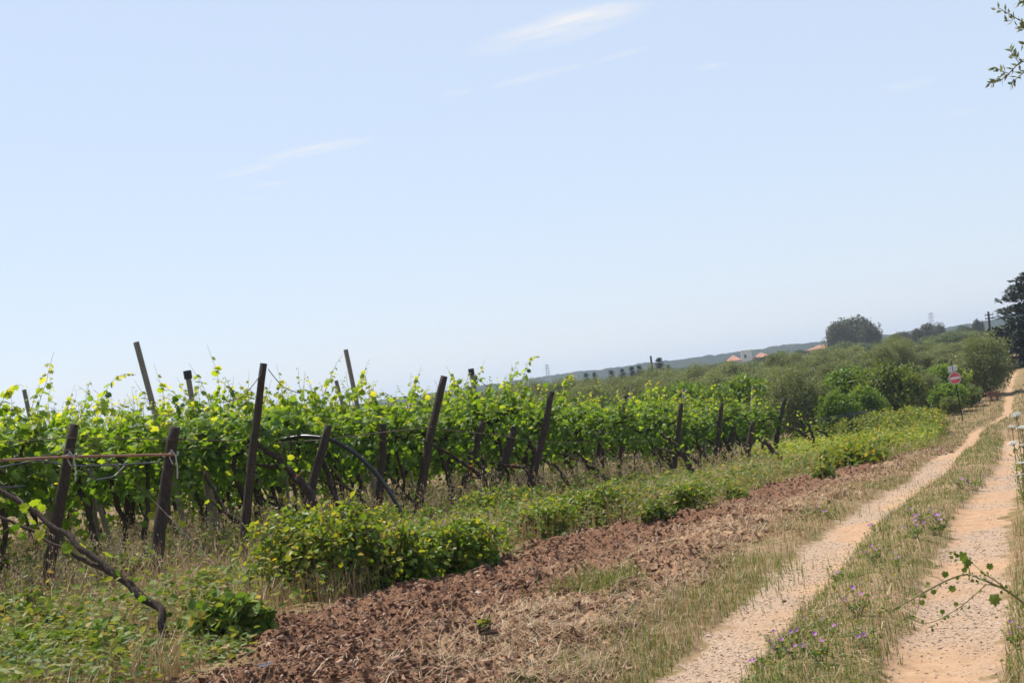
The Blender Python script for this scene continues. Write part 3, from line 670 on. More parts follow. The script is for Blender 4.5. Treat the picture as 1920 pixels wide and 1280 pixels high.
# ------------------------------------------------------------------ trees
def clumped(acc, centres, radii, per, size, tmean, seed, card=CARD_LEAF, tri=NARROW_TRI, up=.5, asp=1.0, flat=1.0):
    r = np.random.default_rng(seed)
    for c, rc in zip(centres, radii):
        n = int(per); d = norm(r.normal(size=(n, 3))); rad = rc * r.uniform(.35, 1.05, n) ** .6
        P = c + d * rad[:, None] * np.array([1, 1, flat])
        t = np.clip(tmean + r.normal(0, .13) + r.normal(0, .16, n), 0, 1)
        leaves(acc, P, d * .6 + r.normal(0, .7, (n, 3)) * (1, 1, .8), d * .8 + np.array([0, 0, up]) + r.normal(0, .5, (n, 3)), size * r.uniform(.6, 1.35, n), t, card * np.array([asp, 1, 1]), tri)
def tree_meshes(kind, seed):
    """unit-free: built at real size, returns trunk mesh, crown mesh"""
    r = np.random.default_rng(seed); tk, cr_ = Acc(), Acc()
    if kind == 'olive': h, w, th, nc, per, size, mat, asp, up = 3.9, 3.6, .12, 150, 95, .15, M['olive'], .62, .3
    elif kind == 'citrus': h, w, th, nc, per, size, mat, asp, up = 2.9, 3.0, .12, 110, 85, .19, M['citrus'], 1.0, .6
    elif kind == 'round_olive': h, w, th, nc, per, size, mat, asp, up = 3.9, 3.6, .02, 230, 110, .14, M['olive'], .62, .3
    elif kind == 'gum': h, w, th, nc, per, size, mat, asp, up = 16, 19, 1.2, 190, 110, .8, M['gum'], .8, .4
    elif kind == 'umbrella': h, w, th, nc, per, size, mat, asp, up = 10, 12, 4.6, 70, 100, .6, M['gum'], .8, .6
    elif kind == 'scrub': h, w, th, nc, per, size, mat, asp, up = 1.5, 1.9, .02, 70, 75, .12, M['scrub'], .9, .5
    base = np.array([0, 0, -.15]); top = np.array([r.normal(0, .05) * w, r.normal(0, .05) * w, th])
    tr = wiggle(base, top, 7, .02 * h ** .5, seed); tube(tk, tr, np.linspace(.055, .04, 7) * h ** .9 * .6, 9, .5, 0, .12)
    cz = h * (.5 if kind != 'round_olive' else .46) + th * .35; ch = h - cz
    d = norm(r.normal(size=(nc, 3))); rad = r.uniform(.35, .95, nc) ** .55
    lob = 1 + .22 * np.sin(3 * np.arctan2(d[:, 1], d[:, 0]) + seed) * (1 - np.abs(d[:, 2])) + r.normal(0, .09, nc)
    C = d * rad[:, None] * lob[:, None] * np.array([w / 2 * .84, w / 2 * .84, ch * .86]) + np.array([0, 0, cz])
    if kind == 'umbrella': C[:, 2] = np.maximum(C[:, 2], th * 1.08)
    if kind in ('olive', 'scrub', 'citrus'): C[:, 2] = np.where(C[:, 2] < cz, cz + (C[:, 2] - cz) * 1.0, C[:, 2])
    R_ = r.uniform(.10, .19, nc) * w * .78
    clumped(cr_, C, R_, per, size, .42, seed + 1, up=up, asp=asp)
    if kind == 'olive':                                                 # upright wispy shoots break the outline
        for _ in range(70):
            c = C[r.integers(nc)]; dd = norm(np.array([r.normal(0, .5), r.normal(0, .5), 1])); L = r.uniform(.4, .8); n = 16
            s = np.linspace(.3, 1, n)[:, None]; P = c + dd * L * s + r.normal(0, .03, (n, 3))
            leaves(cr_, P, dd + r.normal(0, .6, (n, 3)), r.normal(0, 1, (n, 3)), .10 * r.uniform(.7, 1.2, n), np.clip(r.normal(.6, .2, n), 0, 1), NARROW_LEAF * np.array([1.5, 1, 1]), NARROW_TRI)
    for c in C[r.permutation(nc)[:12 if kind != 'scrub' else 5]]:
        tube(tk, wiggle(top, c, 6, .02 * h ** .5, seed + int(abs(c[0]) * 99)), np.linspace(.03, .008, 6) * h ** .9 * .55, 6, .5, 0, .1)
    return tk.mesh('trunk', [M['tree_bark']], True), cr_.mesh('crown', [mat])
def conifer_meshes(seed, h=9.5, w=6.0, base=.6, per=26, size=.34, levels=20, taper=.75, droop=-.08):
    r = np.random.default_rng(seed); tk, cr_ = Acc(), Acc()
    tube(tk, wiggle((0, 0, -.2), (0, 0, h * .97), 9, .04, seed), np.linspace(.024 * h, .004 * h, 9), 8, .5, 0, .08)
    for lv in range(levels):
        f = (lv + r.uniform(0, .6)) / levels; z = base + (h - base) * f
        R = w / 2 * (1 - f ** 1.5 * taper) * (1 if f < .95 else .45)
        for k in range(9):
            a = r.uniform(0, 2 * np.pi); L = R * r.uniform(.55, 1.12); dz = r.uniform(-.05, .25) * L
            e = np.array([math.cos(a) * L, math.sin(a) * L, z + dz + droop * L]); s = np.array([0, 0, z])
            mid = (s + e) / 2 + np.array([0, 0, .06 * L]); path = np.array([s, mid, e]); tube(tk, path, [.014 * h * (1 - f * .6), .009 * h * (1 - f * .6), .003 * h], 5, .5, 0, .05)
            nn = max(2, int(L / .5)); C = [s + (e - s) * u + np.array([0, 0, .1 * math.sin(3 * u)]) for u in np.linspace(.3, 1.0, nn)]
            clumped(cr_, C, r.uniform(.22, .42, nn) * w / 6, per, size * w / 6, .4, int(r.integers(1e6)), up=.8, asp=.55, flat=.6)
    return tk.mesh('trunk', [M['tree_bark']], True), cr_.mesh('crown', [M['conifer']])
TREES = {k: [tree_meshes(k, 1000 + 37 * i + len(k)) for i in range(n)] for k, n in (('olive', 5), ('round_olive', 1), ('citrus', 4), ('gum', 2), ('umbrella', 2), ('scrub', 3))}
TREES['grove'] = []
for a_, b_ in TREES['olive'][:3]:
    b_ = b_.copy(); b_.materials.clear(); b_.materials.append(M['grove']); TREES['grove'].append((a_, b_))
NATIVE = {'olive': (3.9, 3.6), 'grove': (3.9, 3.6), 'round_olive': (3.9, 3.6), 'citrus': (2.9, 3.0), 'gum': (16, 19), 'umbrella': (10, 12), 'scrub': (1.5, 1.9)}
def plant_tree(name, kind, x, y, H, Wd, label, cat='tree', group=None, var=None, sink=0.0):
    hN, wN = NATIVE[kind]; tm, cm = TREES[kind][(var if var is not None else random.randrange(99)) % len(TREES[kind])]
    root = thing(name, label, cat, (x, y, gz(x, y) - sink), random.uniform(0, 6.28), group, (Wd / wN, Wd / wN, H / hN))
    link('trunk', tm, root); link('crown', cm, root); return root
def tree_px(name, kind, cx, ytop, wpx, D, label, cat='tree', group=None, var=None):
    """crown top centre at (cx, ytop) of the photograph, at depth D"""
    p = ray(cx, ytop, D); H = p.z - gz(p.x, p.y); return plant_tree(name, kind, p.x, p.y, max(H, .6), wpx / F_PX * D * (1.22 if kind in ('olive', 'citrus', 'scrub') else 1.0), label, cat, group, var)
go, gc, gs = 'olive trees behind the vineyard', 'citrus trees behind the vineyard', 'shrubs around the field edge'
T = tree_px
T('olive_tree', 'round_olive', 1836, 622, 116, 101, 'large round olive tree beside the far bend of the dirt track', group=go, var=0)
T('olive_tree', 'olive', 1490, 688, 120, 74, 'grey-green olive tree right behind the far end of the vine rows', group=go, var=1)
T('olive_tree', 'olive', 1440, 700, 90, 86, 'olive tree with pale top just left of the one behind the row end', group=go, var=2)
T('olive_tree', 'olive', 1120, 716, 110, 86, 'broad dull olive tree behind the middle posts before the conifers', group=go, var=3)
T('olive_tree', 'olive', 1055, 735, 90, 88, 'leftmost low dull olive tree behind the vine leaves', group=go, var=4)
T('olive_tree', 'olive', 1170, 712, 100, 92, 'dull olive tree right of the broad one before the conifers', group=go, var=0)
T('olive_tree', 'olive', 1345, 694, 90, 100, 'olive tree left of centre below the red-roofed house', group=go, var=1)
T('olive_tree', 'scrub', 1663, 678, 115, 84, 'yellowish green bushy tree in the middle of the field edge', 'tree', gs, 0)
T('olive_tree', 'olive', 1722, 690, 70, 93, 'small grey olive tree left of the no-entry sign', group=go, var=2)
T('citrus_tree', 'citrus', 1585, 686, 105, 88, 'bright green citrus tree beyond the thin pipes', group=gc, var=0)
T('citrus_tree', 'citrus', 1560, 735, 75, 72, 'low bright citrus tree at the left end of the thin pipes', group=gc, var=1)
T('citrus_tree', 'citrus', 1613, 722, 70, 78, 'dark green citrus tree above the thin pipes', group=gc, var=2)
T('citrus_tree', 'citrus', 1763, 682, 80, 97, 'yellow-green citrus tree behind the no-entry sign', group=gc, var=3)
T('citrus_tree', 'citrus', 1775, 715, 60, 90, 'low yellow-green citrus bush at the foot of the no-entry sign', group=gc, var=0)
T('citrus_tree', 'citrus', 1390, 704, 105, 80, 'bright citrus tree left of the grey-green olive', group=gc, var=2)
T('citrus_tree', 'citrus', 1285, 714, 100, 80, 'bright citrus tree behind the far thin grey post', group=gc, var=3)
T('citrus_tree', 'citrus', 1225, 732, 80, 80, 'small bright citrus tree left of the slim dark post', group=gc, var=1)
T('citrus_tree', 'citrus', 1690, 686, 75, 98, 'bright citrus tree right of the yellowish bushy tree', group=gc, var=2)
T('citrus_tree', 'citrus', 1335, 722, 80, 76, 'low bright citrus tree before the olive below the red-roofed house', group=gc, var=0)
T('citrus_tree', 'citrus', 1640, 700, 60, 92, 'bright citrus tree between the thin pipes and yellowish bushy tree', group=gc, var=1)
T('shrub', 'scrub', 1812, 722, 52, 93, 'fresh light green shrub at the foot of the large round olive', 'shrub', gs, 1)
T('shrub', 'scrub', 1780, 742, 40, 88, 'yellowish small shrub below the no-entry sign', 'shrub', gs, 2)
T('shrub', 'scrub', 1640, 742, 50, 82, 'small dark shrub by the right end of the thin pipes', 'shrub', gs, 0)
for cx, yt, w, D, v in ((1300, 682, 70, 150, 2), (1355, 682, 80, 140, 0), (1415, 686, 80, 130, 3), (1450, 668, 70, 150, 4), (1495, 660, 80, 150, 1), (1540, 652, 90, 160, 2), (1530, 664, 80, 130, 0),
                        (1585, 650, 80, 165, 3), (1640, 652, 90, 160, 1), (1690, 648, 90, 165, 4), (1735, 640, 80, 165, 2), (1780, 642, 80, 160, 0), (1815, 632, 60, 170, 3), (1250, 694, 80, 140, 1), (1205, 700, 70, 135, 4),
                        (1610, 664, 90, 130, 2), (1720, 660, 80, 130, 1), (1780, 660, 70, 125, 3), (1560, 672, 80, 120, 4), (1460, 688, 80, 112, 0), (1150, 708, 70, 140, 2), (1090, 722, 70, 130, 3), (1005, 742, 80, 120, 1), (950, 752, 80, 125, 0),
                        (1662, 668, 80, 140, 0), (1755, 652, 70, 150, 4), (1395, 696, 70, 118, 3), (1325, 700, 80, 125, 1), (1275, 706, 70, 115, 0)):
    T('olive_tree', 'olive', cx, yt, w, D, 'grey-green olive tree in the crowded back belt below the hills', group='olive trees in the back belt', var=v)
r_ = np.random.default_rng(5)
for k in range(34):                                                      # the rest of the orchard, mostly hidden
    y = r_.uniform(95, 190); x = r_.uniform(-.02, .255) * y
    if x > track_x(y) - 5: continue
    plant_tree('olive_tree', 'olive', x, y, r_.uniform(2.9, 3.8), r_.uniform(3, 4.2), 'grey-green olive tree in the crowded back belt below the hills', group='olive trees in the back belt')
for k in range(95):                                                      # groves farther back, up to the foot of the hills
    y = r_.uniform(185, 620); x = r_.uniform(-.06, .33) * y
    if abs(x - track_x(y)) < 7 or (x < .10 * y and y < 270): continue
    plant_tree('grove_tree', 'grove', x, y, r_.uniform(2.2, 3.0) + (.9 if x > .2 * y else 0), r_.uniform(5, 8) * (1 + .001 * y), 'far grey-green tree in the groves at the foot of the hills', group='trees of the far groves')
def conifer(name, cx, ytop, D, mesh, hN, wN, wpx, label, group):
    p = ray(cx, ytop, D); H = p.z - gz(p.x, p.y); s = wpx / F_PX * D / wN
    root = thing(name, label, 'tree', (p.x, p.y, gz(p.x, p.y)), random.uniform(0, 6), group, (s, s, H / hN)); link('trunk', mesh[0], root); link('crown', mesh[1], root)
big = conifer_meshes(11, per=40, base=.05, levels=19, taper=.82, droop=-.12); p = ray(1940, 506, 132)
root = thing('conifer_tree', 'tall almost black conifer with tiered branches at the right edge above the track', 'tree', (p.x, p.y, gz(p.x, p.y)), 1.0, None, (1.75, 1.75, (p.z - gz(p.x, p.y)) / 9.5))
link('trunk', big[0], root); link('crown', big[1], root)
small = conifer_meshes(12, 9, 4.2, 2.2, 16, .5, 11, .55, 0); small2 = conifer_meshes(13, 9, 4.8, 1.2, 16, .5, 11, .8, 0)
gk = 'dark conifers before the hill'
for cx, yt, D, w, me, lab in ((1099, 699, 260, 17, small, 'leftmost thin dark conifer before the wooded hill'), (1114, 698, 265, 15, small, 'narrow dark conifer second from the left before the hill'),
                              (1146, 694, 255, 20, small, 'lone dark conifer between the narrow ones and the pair'), (1166, 691, 258, 20, small2, 'dark conifer just left of the tall pair'),
                              (1184, 687, 262, 24, small2, 'fuller dark conifer of the touching pair'), (1198, 685, 258, 26, small2, 'rightmost dark conifer of the touching pair'),
                              (1235, 670, 245, 28, small2, 'tall broad dark conifer beside the leaning utility pole'), (1252, 684, 250, 18, small, 'small dark conifer right of the utility pole conifer')):
    conifer('conifer_tree', cx, yt, D, me, 9, 4.5, w, lab, gk)
T('tall_tree', 'gum', 1596, 594, 104, 400, 'huge rounded tree mass standing above the olives on the skyline', group='tall trees on the skyline', var=0)
T('tall_tree', 'gum', 1572, 606, 60, 390, 'left shoulder of the huge rounded tree mass, lower and darker', group='tall trees on the skyline', var=1)
T('tall_tree', 'gum', 1624, 606, 50, 392, 'right shoulder of the huge rounded tree mass, lower and browner', group='tall trees on the skyline', var=1)
T('tall_tree', 'umbrella', 1748, 604, 50, 420, 'umbrella-shaped tree below the pylon at right', group='tall trees on the skyline', var=0)
T('tall_tree', 'gum', 1720, 616, 30, 400, 'small round tree left of the umbrella-shaped one', group='tall trees on the skyline', var=1)
T('tall_tree', 'umbrella', 1833, 600, 26, 380, 'round tree on the hill crest left of the black pole', group='tall trees on the skyline', var=1)
T('tall_tree', 'gum', 1805, 610, 40, 400, 'low brownish tree on the hill crest right of the umbrella tree', group='tall trees on the skyline', var=0)
T('tall_tree', 'gum', 1690, 622, 46, 420, 'dark low tree between the rounded mass and the umbrella tree', group='tall trees on the skyline', var=0)
T('tall_tree', 'gum', 545, 746, 44, 420, 'dark blue-green tree glimpsed in the gap right of the tall black post', group='tall trees on the skyline', var=1)
for cx, yt, w in ((1310, 690, 36), (1340, 686, 40), (1370, 684, 34), (1430, 668, 44), (1460, 664, 40), (1500, 656, 40)):
    T('tall_tree', 'gum', cx, yt, w, 330, 'dark hedge-like tree in the far line around the red-roofed house', group='far hedge trees')
p = ray(1265, 702, 210); q = TREES['scrub'][0]
root = thing('rusty_tree', 'reddish brown half-dead tree beyond the utility pole', 'tree', (p.x, p.y, gz(p.x, p.y)), 0, None, (1.6, 1.6, (p.z - gz(p.x, p.y)) / 1.5))
link('trunk', q[0], root); cm = q[1].copy(); cm.materials.clear(); cm.materials.append(M['rust']); link('crown', cm, root)

# ------------------------------------------------------------------ houses, poles, pylons, sign
def gable(ac, x0, x1, y0, y1, z0, z1, mi=0, over=.35):
    """hipped roof over a rectangle"""
    x0 -= over; x1 += over; y0 -= over; y1 += over; i = (y1 - y0) / 2 * .8; ym = (y0 + y1) / 2
    i = min(i, (x1 - x0) / 2 - .1)
    V = [(x0, y0, z0), (x1, y0, z0), (x1, y1, z0), (x0, y1, z0), (x0 + i, ym, z1), (x1 - i, ym, z1)]
    ac.add(V, [(0, 4, 3), (1, 2, 5)], [(0, 1, 5, 4), (2, 3, 4, 5), (3, 2, 1, 0)], .5, mi)
def window(root, x, y, z, w, h, name='window'):
    ac = Acc(); box(ac, (x - w / 2, y - .06, z), (x + w / 2, y + .02, z + h)); o = ac.obj(name, M['dark_glass'], root)
    ac = Acc(); box(ac, (x - w / 2 - .08, y - .09, z - .1), (x + w / 2 + .08, y - .063, z - .003)); ac.obj('sill', M['plaster'], o)
p = ray(1402, 690, 450); g = gz(p.x, p.y)
hs = thing('house', 'red-roofed house with a square white tower among far trees', 'house', (p.x, p.y, g), -.12, None, 1.2)
ac = Acc(); box(ac, (-4.6, -3, -.4), (5.3, 4, 2.35)); ac.obj('wall', M['tan_wall'], hs)
ac = Acc(); box(ac, (-1.15, -3.25, -.4), (1.3, -.6, 4.25)); tw = ac.obj('tower', M['plaster'], hs)
ac = Acc(); box(ac, (-1.25, -3.35, 4.253), (1.4, -.5, 4.4)); ac.obj('parapet', M['plaster'], tw)
ac = Acc(); gable(ac, -4.6, -1.5, -3, 4, 2.353, 3.6); ac.obj('roof', M['roof'], hs)
ac = Acc(); gable(ac, 1.65, 5.3, -3, 4, 2.353, 3.45); ac.obj('roof', M['roof'], hs)
window(hs, -3, -3.0, .9, .9, 1.1); window(hs, 3.3, -3.0, .9, 1.0, 1.1); window(hs, -.3, -3.25, 2.6, .45, .8)
p = ray(1560, 660, 420); g = gz(p.x, p.y)
hs = thing('house', 'long low pale house with dull red roof half hidden under the skyline tree', 'house', (p.x, p.y, g), .1, None, 1.15)
ac = Acc(); box(ac, (-5, -2.5, -.4), (.6, 3, 2.7)); ac.obj('wall', M['tan_wall'], hs)
ac = Acc(); box(ac, (.605, -2.8, -.4), (4.0, 3, 3.3)); ac.obj('wall', M['plaster'], hs)
ac = Acc(); gable(ac, -5, .2, -2.5, 3, 2.703, 3.6); ac.obj('roof', M['roof'], hs)
ac = Acc(); gable(ac, .605, 4.0, -2.8, 3, 3.303, 4.0); ac.obj('roof', M['roof'], hs)
window(hs, -3, -2.5, 1.2, .8, 1.0); window(hs, 2.3, -2.8, 1.4, .9, 1.2)
def pole(xt, yt, xb, yb, D, r, label, arm=False):
    t_, l_ = ray(xt, yt, D), ray(xb, yb, D); d = l_ - t_; k = (t_.z - gz(t_.x, t_.y)) / max(-d.z, 1e-3); b = t_ + d * k; b.z -= .1
    root = thing('utility_pole', label, 'pole', b, 0, 'dark wooden utility poles'); v = np.array(t_ - b)
    ac = Acc(); tube(ac, [v * 0, v * .5, v], [r * 1.25, r * 1.1, r], 9); ac.obj('shaft', M['pole_wood'], root, True)
    if arm:
        for f in (.93, .86):
            ac = Acc(); c = v * f; box(ac, (-.45, -.07, -.05), (.45, .07, .05), org=c + np.array([0, -r - .08, 0])); cr__ = ac.obj('crossarm', M['pole_wood'], root)
            for sx in (-.38, .38):
                ac = Acc(); q = c + np.array([sx, -r - .08, .052]); tube(ac, [q, q + (0, 0, .07), q + (0, 0, .14)], [.03, .05, .03], 7); ac.obj('insulator', M['pale_pipe'], cr__)
pole(1220, 667, 1224, 706, 236, .15, 'bare dark utility pole leaning beside the broad dark conifer')
pole(1853, 584, 1858, 640, 165, .11, 'black utility pole with crossarms left of the tall black conifer', True)
def pylon(xt, yt, xb, D, wb, label):
    t_ = ray(xt, yt, D); b = Vector((ray(xb, yt + 40, D).x, t_.y, 0)); b.z = gz(b.x, b.y) - .3; H = t_.z - b.z
    root = thing('pylon', label, 'pylon', b, .3, 'lattice pylons on the skyline')
    ac = Acc(); wt = wb * .42; dx = (t_.x - b.x)
    cs = [(-1, -1), (1, -1), (1, 1), (-1, 1)]; P = lambda c, f: np.array([c[0] * (wb + (wt - wb) * f) / 2 + dx * f, c[1] * (wb + (wt - wb) * f) / 2, H * f])
    for c in cs: tube(ac, [P(c, 0), P(c, 1)], .085, 4)
    for k in range(10):
        f0, f1 = k / 10, (k + 1) / 10
        for a, b2 in zip(cs, cs[1:] + cs[:1]): tube(ac, [P(a, f0), P(b2, f1)], .05, 4); tube(ac, [P(a, f1), P(b2, f1)], .05, 4)
    ac.obj('lattice', M['steel'], root)
    ac = Acc()
    for f, L in ((.84, wb * .9), (.97, wb * .7)): tube(ac, [(-L + dx * f, 0, H * f), (L + dx * f, 0, H * f)], .07, 4)
    ac.obj('crossarm', M['steel'], root)
pylon(1025, 683, 1030, 950, 2.6, 'narrow lattice pylon on the left end of the hill line')
pylon(1745, 586, 1748, 900, 3.0, 'faint lattice pylon above the umbrella-shaped tree')
p = ray(1481, 643, 446); b = Vector((p.x, p.y, gz(p.x, p.y))); H = p.z - b.z
an = thing('antenna_mast', 'thin aerial mast with short rods among trees right of the red-roofed house', 'antenna', b)
ac = Acc(); tube(ac, [(0, 0, 0), (0, 0, H)], .05, 5); ac.obj('mast', M['steel'], an)
ac = Acc()
for f, L in ((.94, .7), (.88, 1.0), (.82, 1.3)): tube(ac, [(-L, 0, H * f), (L, 0, H * f)], .05, 4)
ac.obj('rods', M['steel'], an)
# no-entry sign
Ds = 82; c = ray(1790, 708.5, Ds); g = gz(c.x, c.y)
tp = ray(1783.5, 676, Ds); ax = norm(np.array(tp - c)); ax = norm(ax * np.array([1, 0, 1])); side = np.array([ax[2], 0, -ax[0]])
sg = thing('no_entry_sign', 'faded red round no-entry sign under two small white notices on a thin post', 'road sign', (c.x, c.y, g))
cl = np.array([0, 0, c.z - g])
ac = Acc(); tube(ac, [cl + ax * .92, cl, np.array([cl[0] - ax[0] * cl[2], 0, -.1])], .035, 8); ac.obj('pole', M['pole_wood'], sg, True)
a_ = np.linspace(0, 2 * np.pi, 40, endpoint=False)
def disc(ac, r, y0, y1):
    ring = np.cos(a_)[:, None] * side * r + np.sin(a_)[:, None] * ax * r
    V = np.concatenate([cl + ring + (0, y0, 0), cl + ring + (0, y1, 0), [cl + (0, y0, 0), cl + (0, y1, 0)]]); j = np.arange(40); k = (j + 1) % 40
    ac.add(V, np.concatenate([np.stack([np.full(40, 80), j, k], 1), np.stack([np.full(40, 81), 40 + k, 40 + j], 1)]), np.stack([j, 40 + j, 40 + k, k], 1))
ac = Acc(); disc(ac, .315, -.066, -.05); dd = ac.obj('disc', M['sign_white'], sg)
ac = Acc(); disc(ac, .285, -.072, -.0665); ac.obj('red_field', M['sign_red'], dd)
R_ = np.stack([side, np.array([0, 1, 0]), ax], 1)
ac = Acc(); box(ac, (-.25, -.078, -.055), (.25, -.0725, .055), R=R_, org=cl); ac.obj('white_bar', M['sign_white'], dd)
for sx, dz in ((-.155, -.02), (.10, .01)):
    ac = Acc(); box(ac, (sx - .105, -.06, .345 + dz), (sx + .105, -.05, .655 + dz), R=R_, org=cl); nt_ = ac.obj('notice', M['sign_white'], sg)
    ac = Acc()
    for k, (w0, w1) in enumerate(((-.06, .05), (-.02, .07), (-.05, .02))): box(ac, (sx + w0, -.064, .40 + dz + k * .07), (sx + w1, -.0605, .425 + dz + k * .07), R=R_, org=cl)
    ac.obj('faded_print', M['print'], nt_)
# pale pipes lying behind the weedy field
for k, (y0, y1, lab) in enumerate(((784, 767, 'topmost dull irrigation pipe of the loose bundle behind the weedy field'), (787, 770, 'middle dull irrigation pipe of the loose bundle behind the weedy field'), (791, 773, 'lowest dull irrigation pipe of the loose bundle behind the weedy field'))):
    D0 = 71 + .15 * k
    strand('irrigation_pipe', lab, 'pipe', [(1530 + 7 * k, y0 + 2, D0 - 1), (1600, (y0 + y1) / 2 - 1, D0), (1642 - 9 * k, y1, D0 + .6)], .013, M['grey_hose'], 14, group='dull thin pipes on the field edge')
b = hit(1866, 752); pl = thing('plank_stack', 'stack of red-brown weathered planks at the foot of the large round olive', 'planks', b, .25, None, .72)
for k in range(7):
    ac = Acc(); o_ = random.uniform(-.12, .12); box(ac, (-.55 + o_ - .06 * k * .5, -.1, .03 + k * .125), (.5 + o_, .12, .09 + k * .125)); ac.obj('plank', M['planks'], pl)
    if k < 6:
        for sx in (-.3, .25):
            ac = Acc(); box(ac, (sx - .05, -.09, .092 + k * .125), (sx + .05, .11, .152 + k * .125)); ac.obj('spacer', M['planks'], pl)

# ------------------------------------------------------------------ what covers the ground
def cand(n, d0=7.0, d1=112.0, half=19.6):
    a = np.radians(rng.uniform(-half, half, n)); D = np.exp(rng.uniform(math.log(d0), math.log(d1), n))
    x, y = D * np.sin(a), D * np.cos(a); return x, y
def scatter(n, wfn, d0=7.0, d1=112.0):
    x, y = cand(n, d0, d1); o, l, r2, soil, straw, vine = masks(x, y)
    k = rng.random(n) < wfn(x, y, o, np.maximum(l, r2), soil, straw, vine)
    x, y = x[k], y[k]; return np.stack([x, y, ground_z(x, y) - .01], 1), np.hypot(x, y), o[k], soil[k], straw[k], vine[k]
def patch(x, y, s, sc=.8): return fbm(x * sc, y * sc, s, 3)
# dry grass: straw on the ploughed edge, standing hay under and behind the vines, far verge
def w_dry(x, y, o, tr, soil, straw, vine):
    left = (o < np.interp(y, SOIL_Y, SOIL_L)) & (y < 54)
    w = straw * (.04 + .45 * sstep(.45, .62, patch(x, y, 61, 1.3))) + left * (1 - .62 * vine) * (1 + 1.1 * (y < 23)) * (.28 + .45 * sstep(.4, .6, patch(x, y, 62))) * (1 - soil) + (y >= 54) * .55 * (patch(x, y, 63) + .2) * (o < 4)
    w = w + (o > 1.7) * .45 * sstep(.35, .6, patch(x, y, 64)) + ((o > -1.1) & (o < -.3)) * (.22 + .35 * sstep(.4, .6, patch(x, y, 65))) + ((o > .3) & (o < 1.12)) * .28 * sstep(.35, .6, patch(x, y, 66, 2)) * .65
    return w * (1 - tr)
P, D, o, soil, straw, vine = scatter(190000, w_dry)
lies = straw > .3
h = np.where(np.hypot(P[:, 0] + 2.95, P[:, 1] - 12.3) < 1.0, .4, 1) * np.where(lies, rng.uniform(.06, .22, len(P)), rng.uniform(.15, .55, len(P)) * (1 + .45 * ((P[:, 1] < 23) & (vine > .2))) * (1 - .55 * ((o > -1.2)))) * (1 + .002 * D)
ac = Acc(); blades(ac, P, h, np.where(lies, 1.5, .45), .0045 * np.maximum(1, D / 14), np.clip(rng.normal(.5, .22, len(P)), 0, 1))
# cut straw lying in swathes on the ploughed edge
P2, D2, o2, soil2, straw2, vine2 = scatter(150000, lambda x, y, o, tr, soil, straw, vine: (soil * (.09 + .75 * straw * sstep(.40, .60, patch(x, y, 61, 1.3))) + .12 * ((o > -1.2) & (o < -.4)) + .10 * (o > 1.7) + .05 * ((o > .3) & (o < 1.1))) * (1 - tr), 7, 60)
n = len(P2); a = rng.normal(.9, .9, n); L = rng.uniform(.08, .34, n); dv = np.stack([np.cos(a), np.sin(a), rng.normal(.05, .16, n)], 1) * L[:, None]; sv = np.stack([-np.sin(a), np.cos(a), np.zeros(n)], 1) * (.0024 * np.maximum(1, D2 / 16))[:, None]
P2 = P2 + np.stack([0 * L, 0 * L, rng.uniform(.012, .055, n)], 1); bend = rng.normal(0, .12, (n, 1)) * sv / .003 * L[:, None] * .3
V = np.stack([P2 - dv / 2 - sv, P2 - dv / 2 + sv, P2 + bend - sv + (0, 0, .012), P2 + bend + sv + (0, 0, .012), P2 + dv / 2], 1).reshape(-1, 3); bi = (np.arange(n) * 5)[:, None]
ac.add(V, np.array([[2, 3, 4]]) + bi, np.array([[0, 1, 3, 2]]) + bi, np.repeat(np.clip(rng.normal(.55, .25, n), 0, 1), 5))
tag(ac.obj('dry_grass', M['straw']), kind='stuff')
# green grass: between and beside the wheel tracks, tufts elsewhere
def w_green(x, y, o, tr, soil, straw, vine):
    med = (o > .26) & (o < 1.16); lv = (o > -1.15) & (o < -.28); rv = o > 1.72
    left = (o < np.interp(y, SOIL_Y, SOIL_L)) & (y < 54)
    w = med * (.55 + .7 * sstep(.35, .6, patch(x, y, 71, 1.4))) + lv * (.3 + .7 * sstep(.42, .58, patch(x, y, 72, 1.1))) + rv * .5 * sstep(.4, .6, patch(x, y, 73, 1.0)) + left * .16 * sstep(.4, .6, patch(x, y, 74)) + (y >= 54) * (o < -.3) * .55 * sstep(.3, .6, patch(x, y, 75, .5))
    far = (y > 75) * .5
    return (w + far * (tr < .3)) * (1 - tr)
P, D, o, soil, straw, vine = scatter(300000, w_green)
h = rng.uniform(.025, .115, len(P)) * (1 + .6 * (rng.random(len(P)) < .08)) * (1 + .7 * ((o > 1.7) | (D > 50)))
ac = Acc(); blades(ac, P, h, .5, .0042 * np.maximum(1, D / 14), np.clip(rng.normal(.31, .23, len(P)), 0, 1))
for (px, py, wd, n, hh) in ((1115, 1105, .32, 420, .30), (1160, 1100, .22, 220, .26), (1335, 1125, .3, 260, .2), (1195, 1212, .25, 240, .2), (1425, 1062, .35, 280, .22), (1545, 962, .4, 240, .2), (1080, 1268, .2, 120, .2), (1395, 1090, .3, 200, .2), (1625, 915, .5, 240, .2)):
    c = hit(px, py); x = rng.normal(c.x, wd * .6, n); y = rng.normal(c.y, wd * 1.2, n)
    blades(ac, np.stack([x, y, ground_z(x, y) - .01], 1), rng.uniform(.3, .9, n) * hh, .5, .006, np.clip(rng.normal(.5, .12, n), 0, 1))
tag(ac.obj('green_grass', M['grass']), kind='stuff')
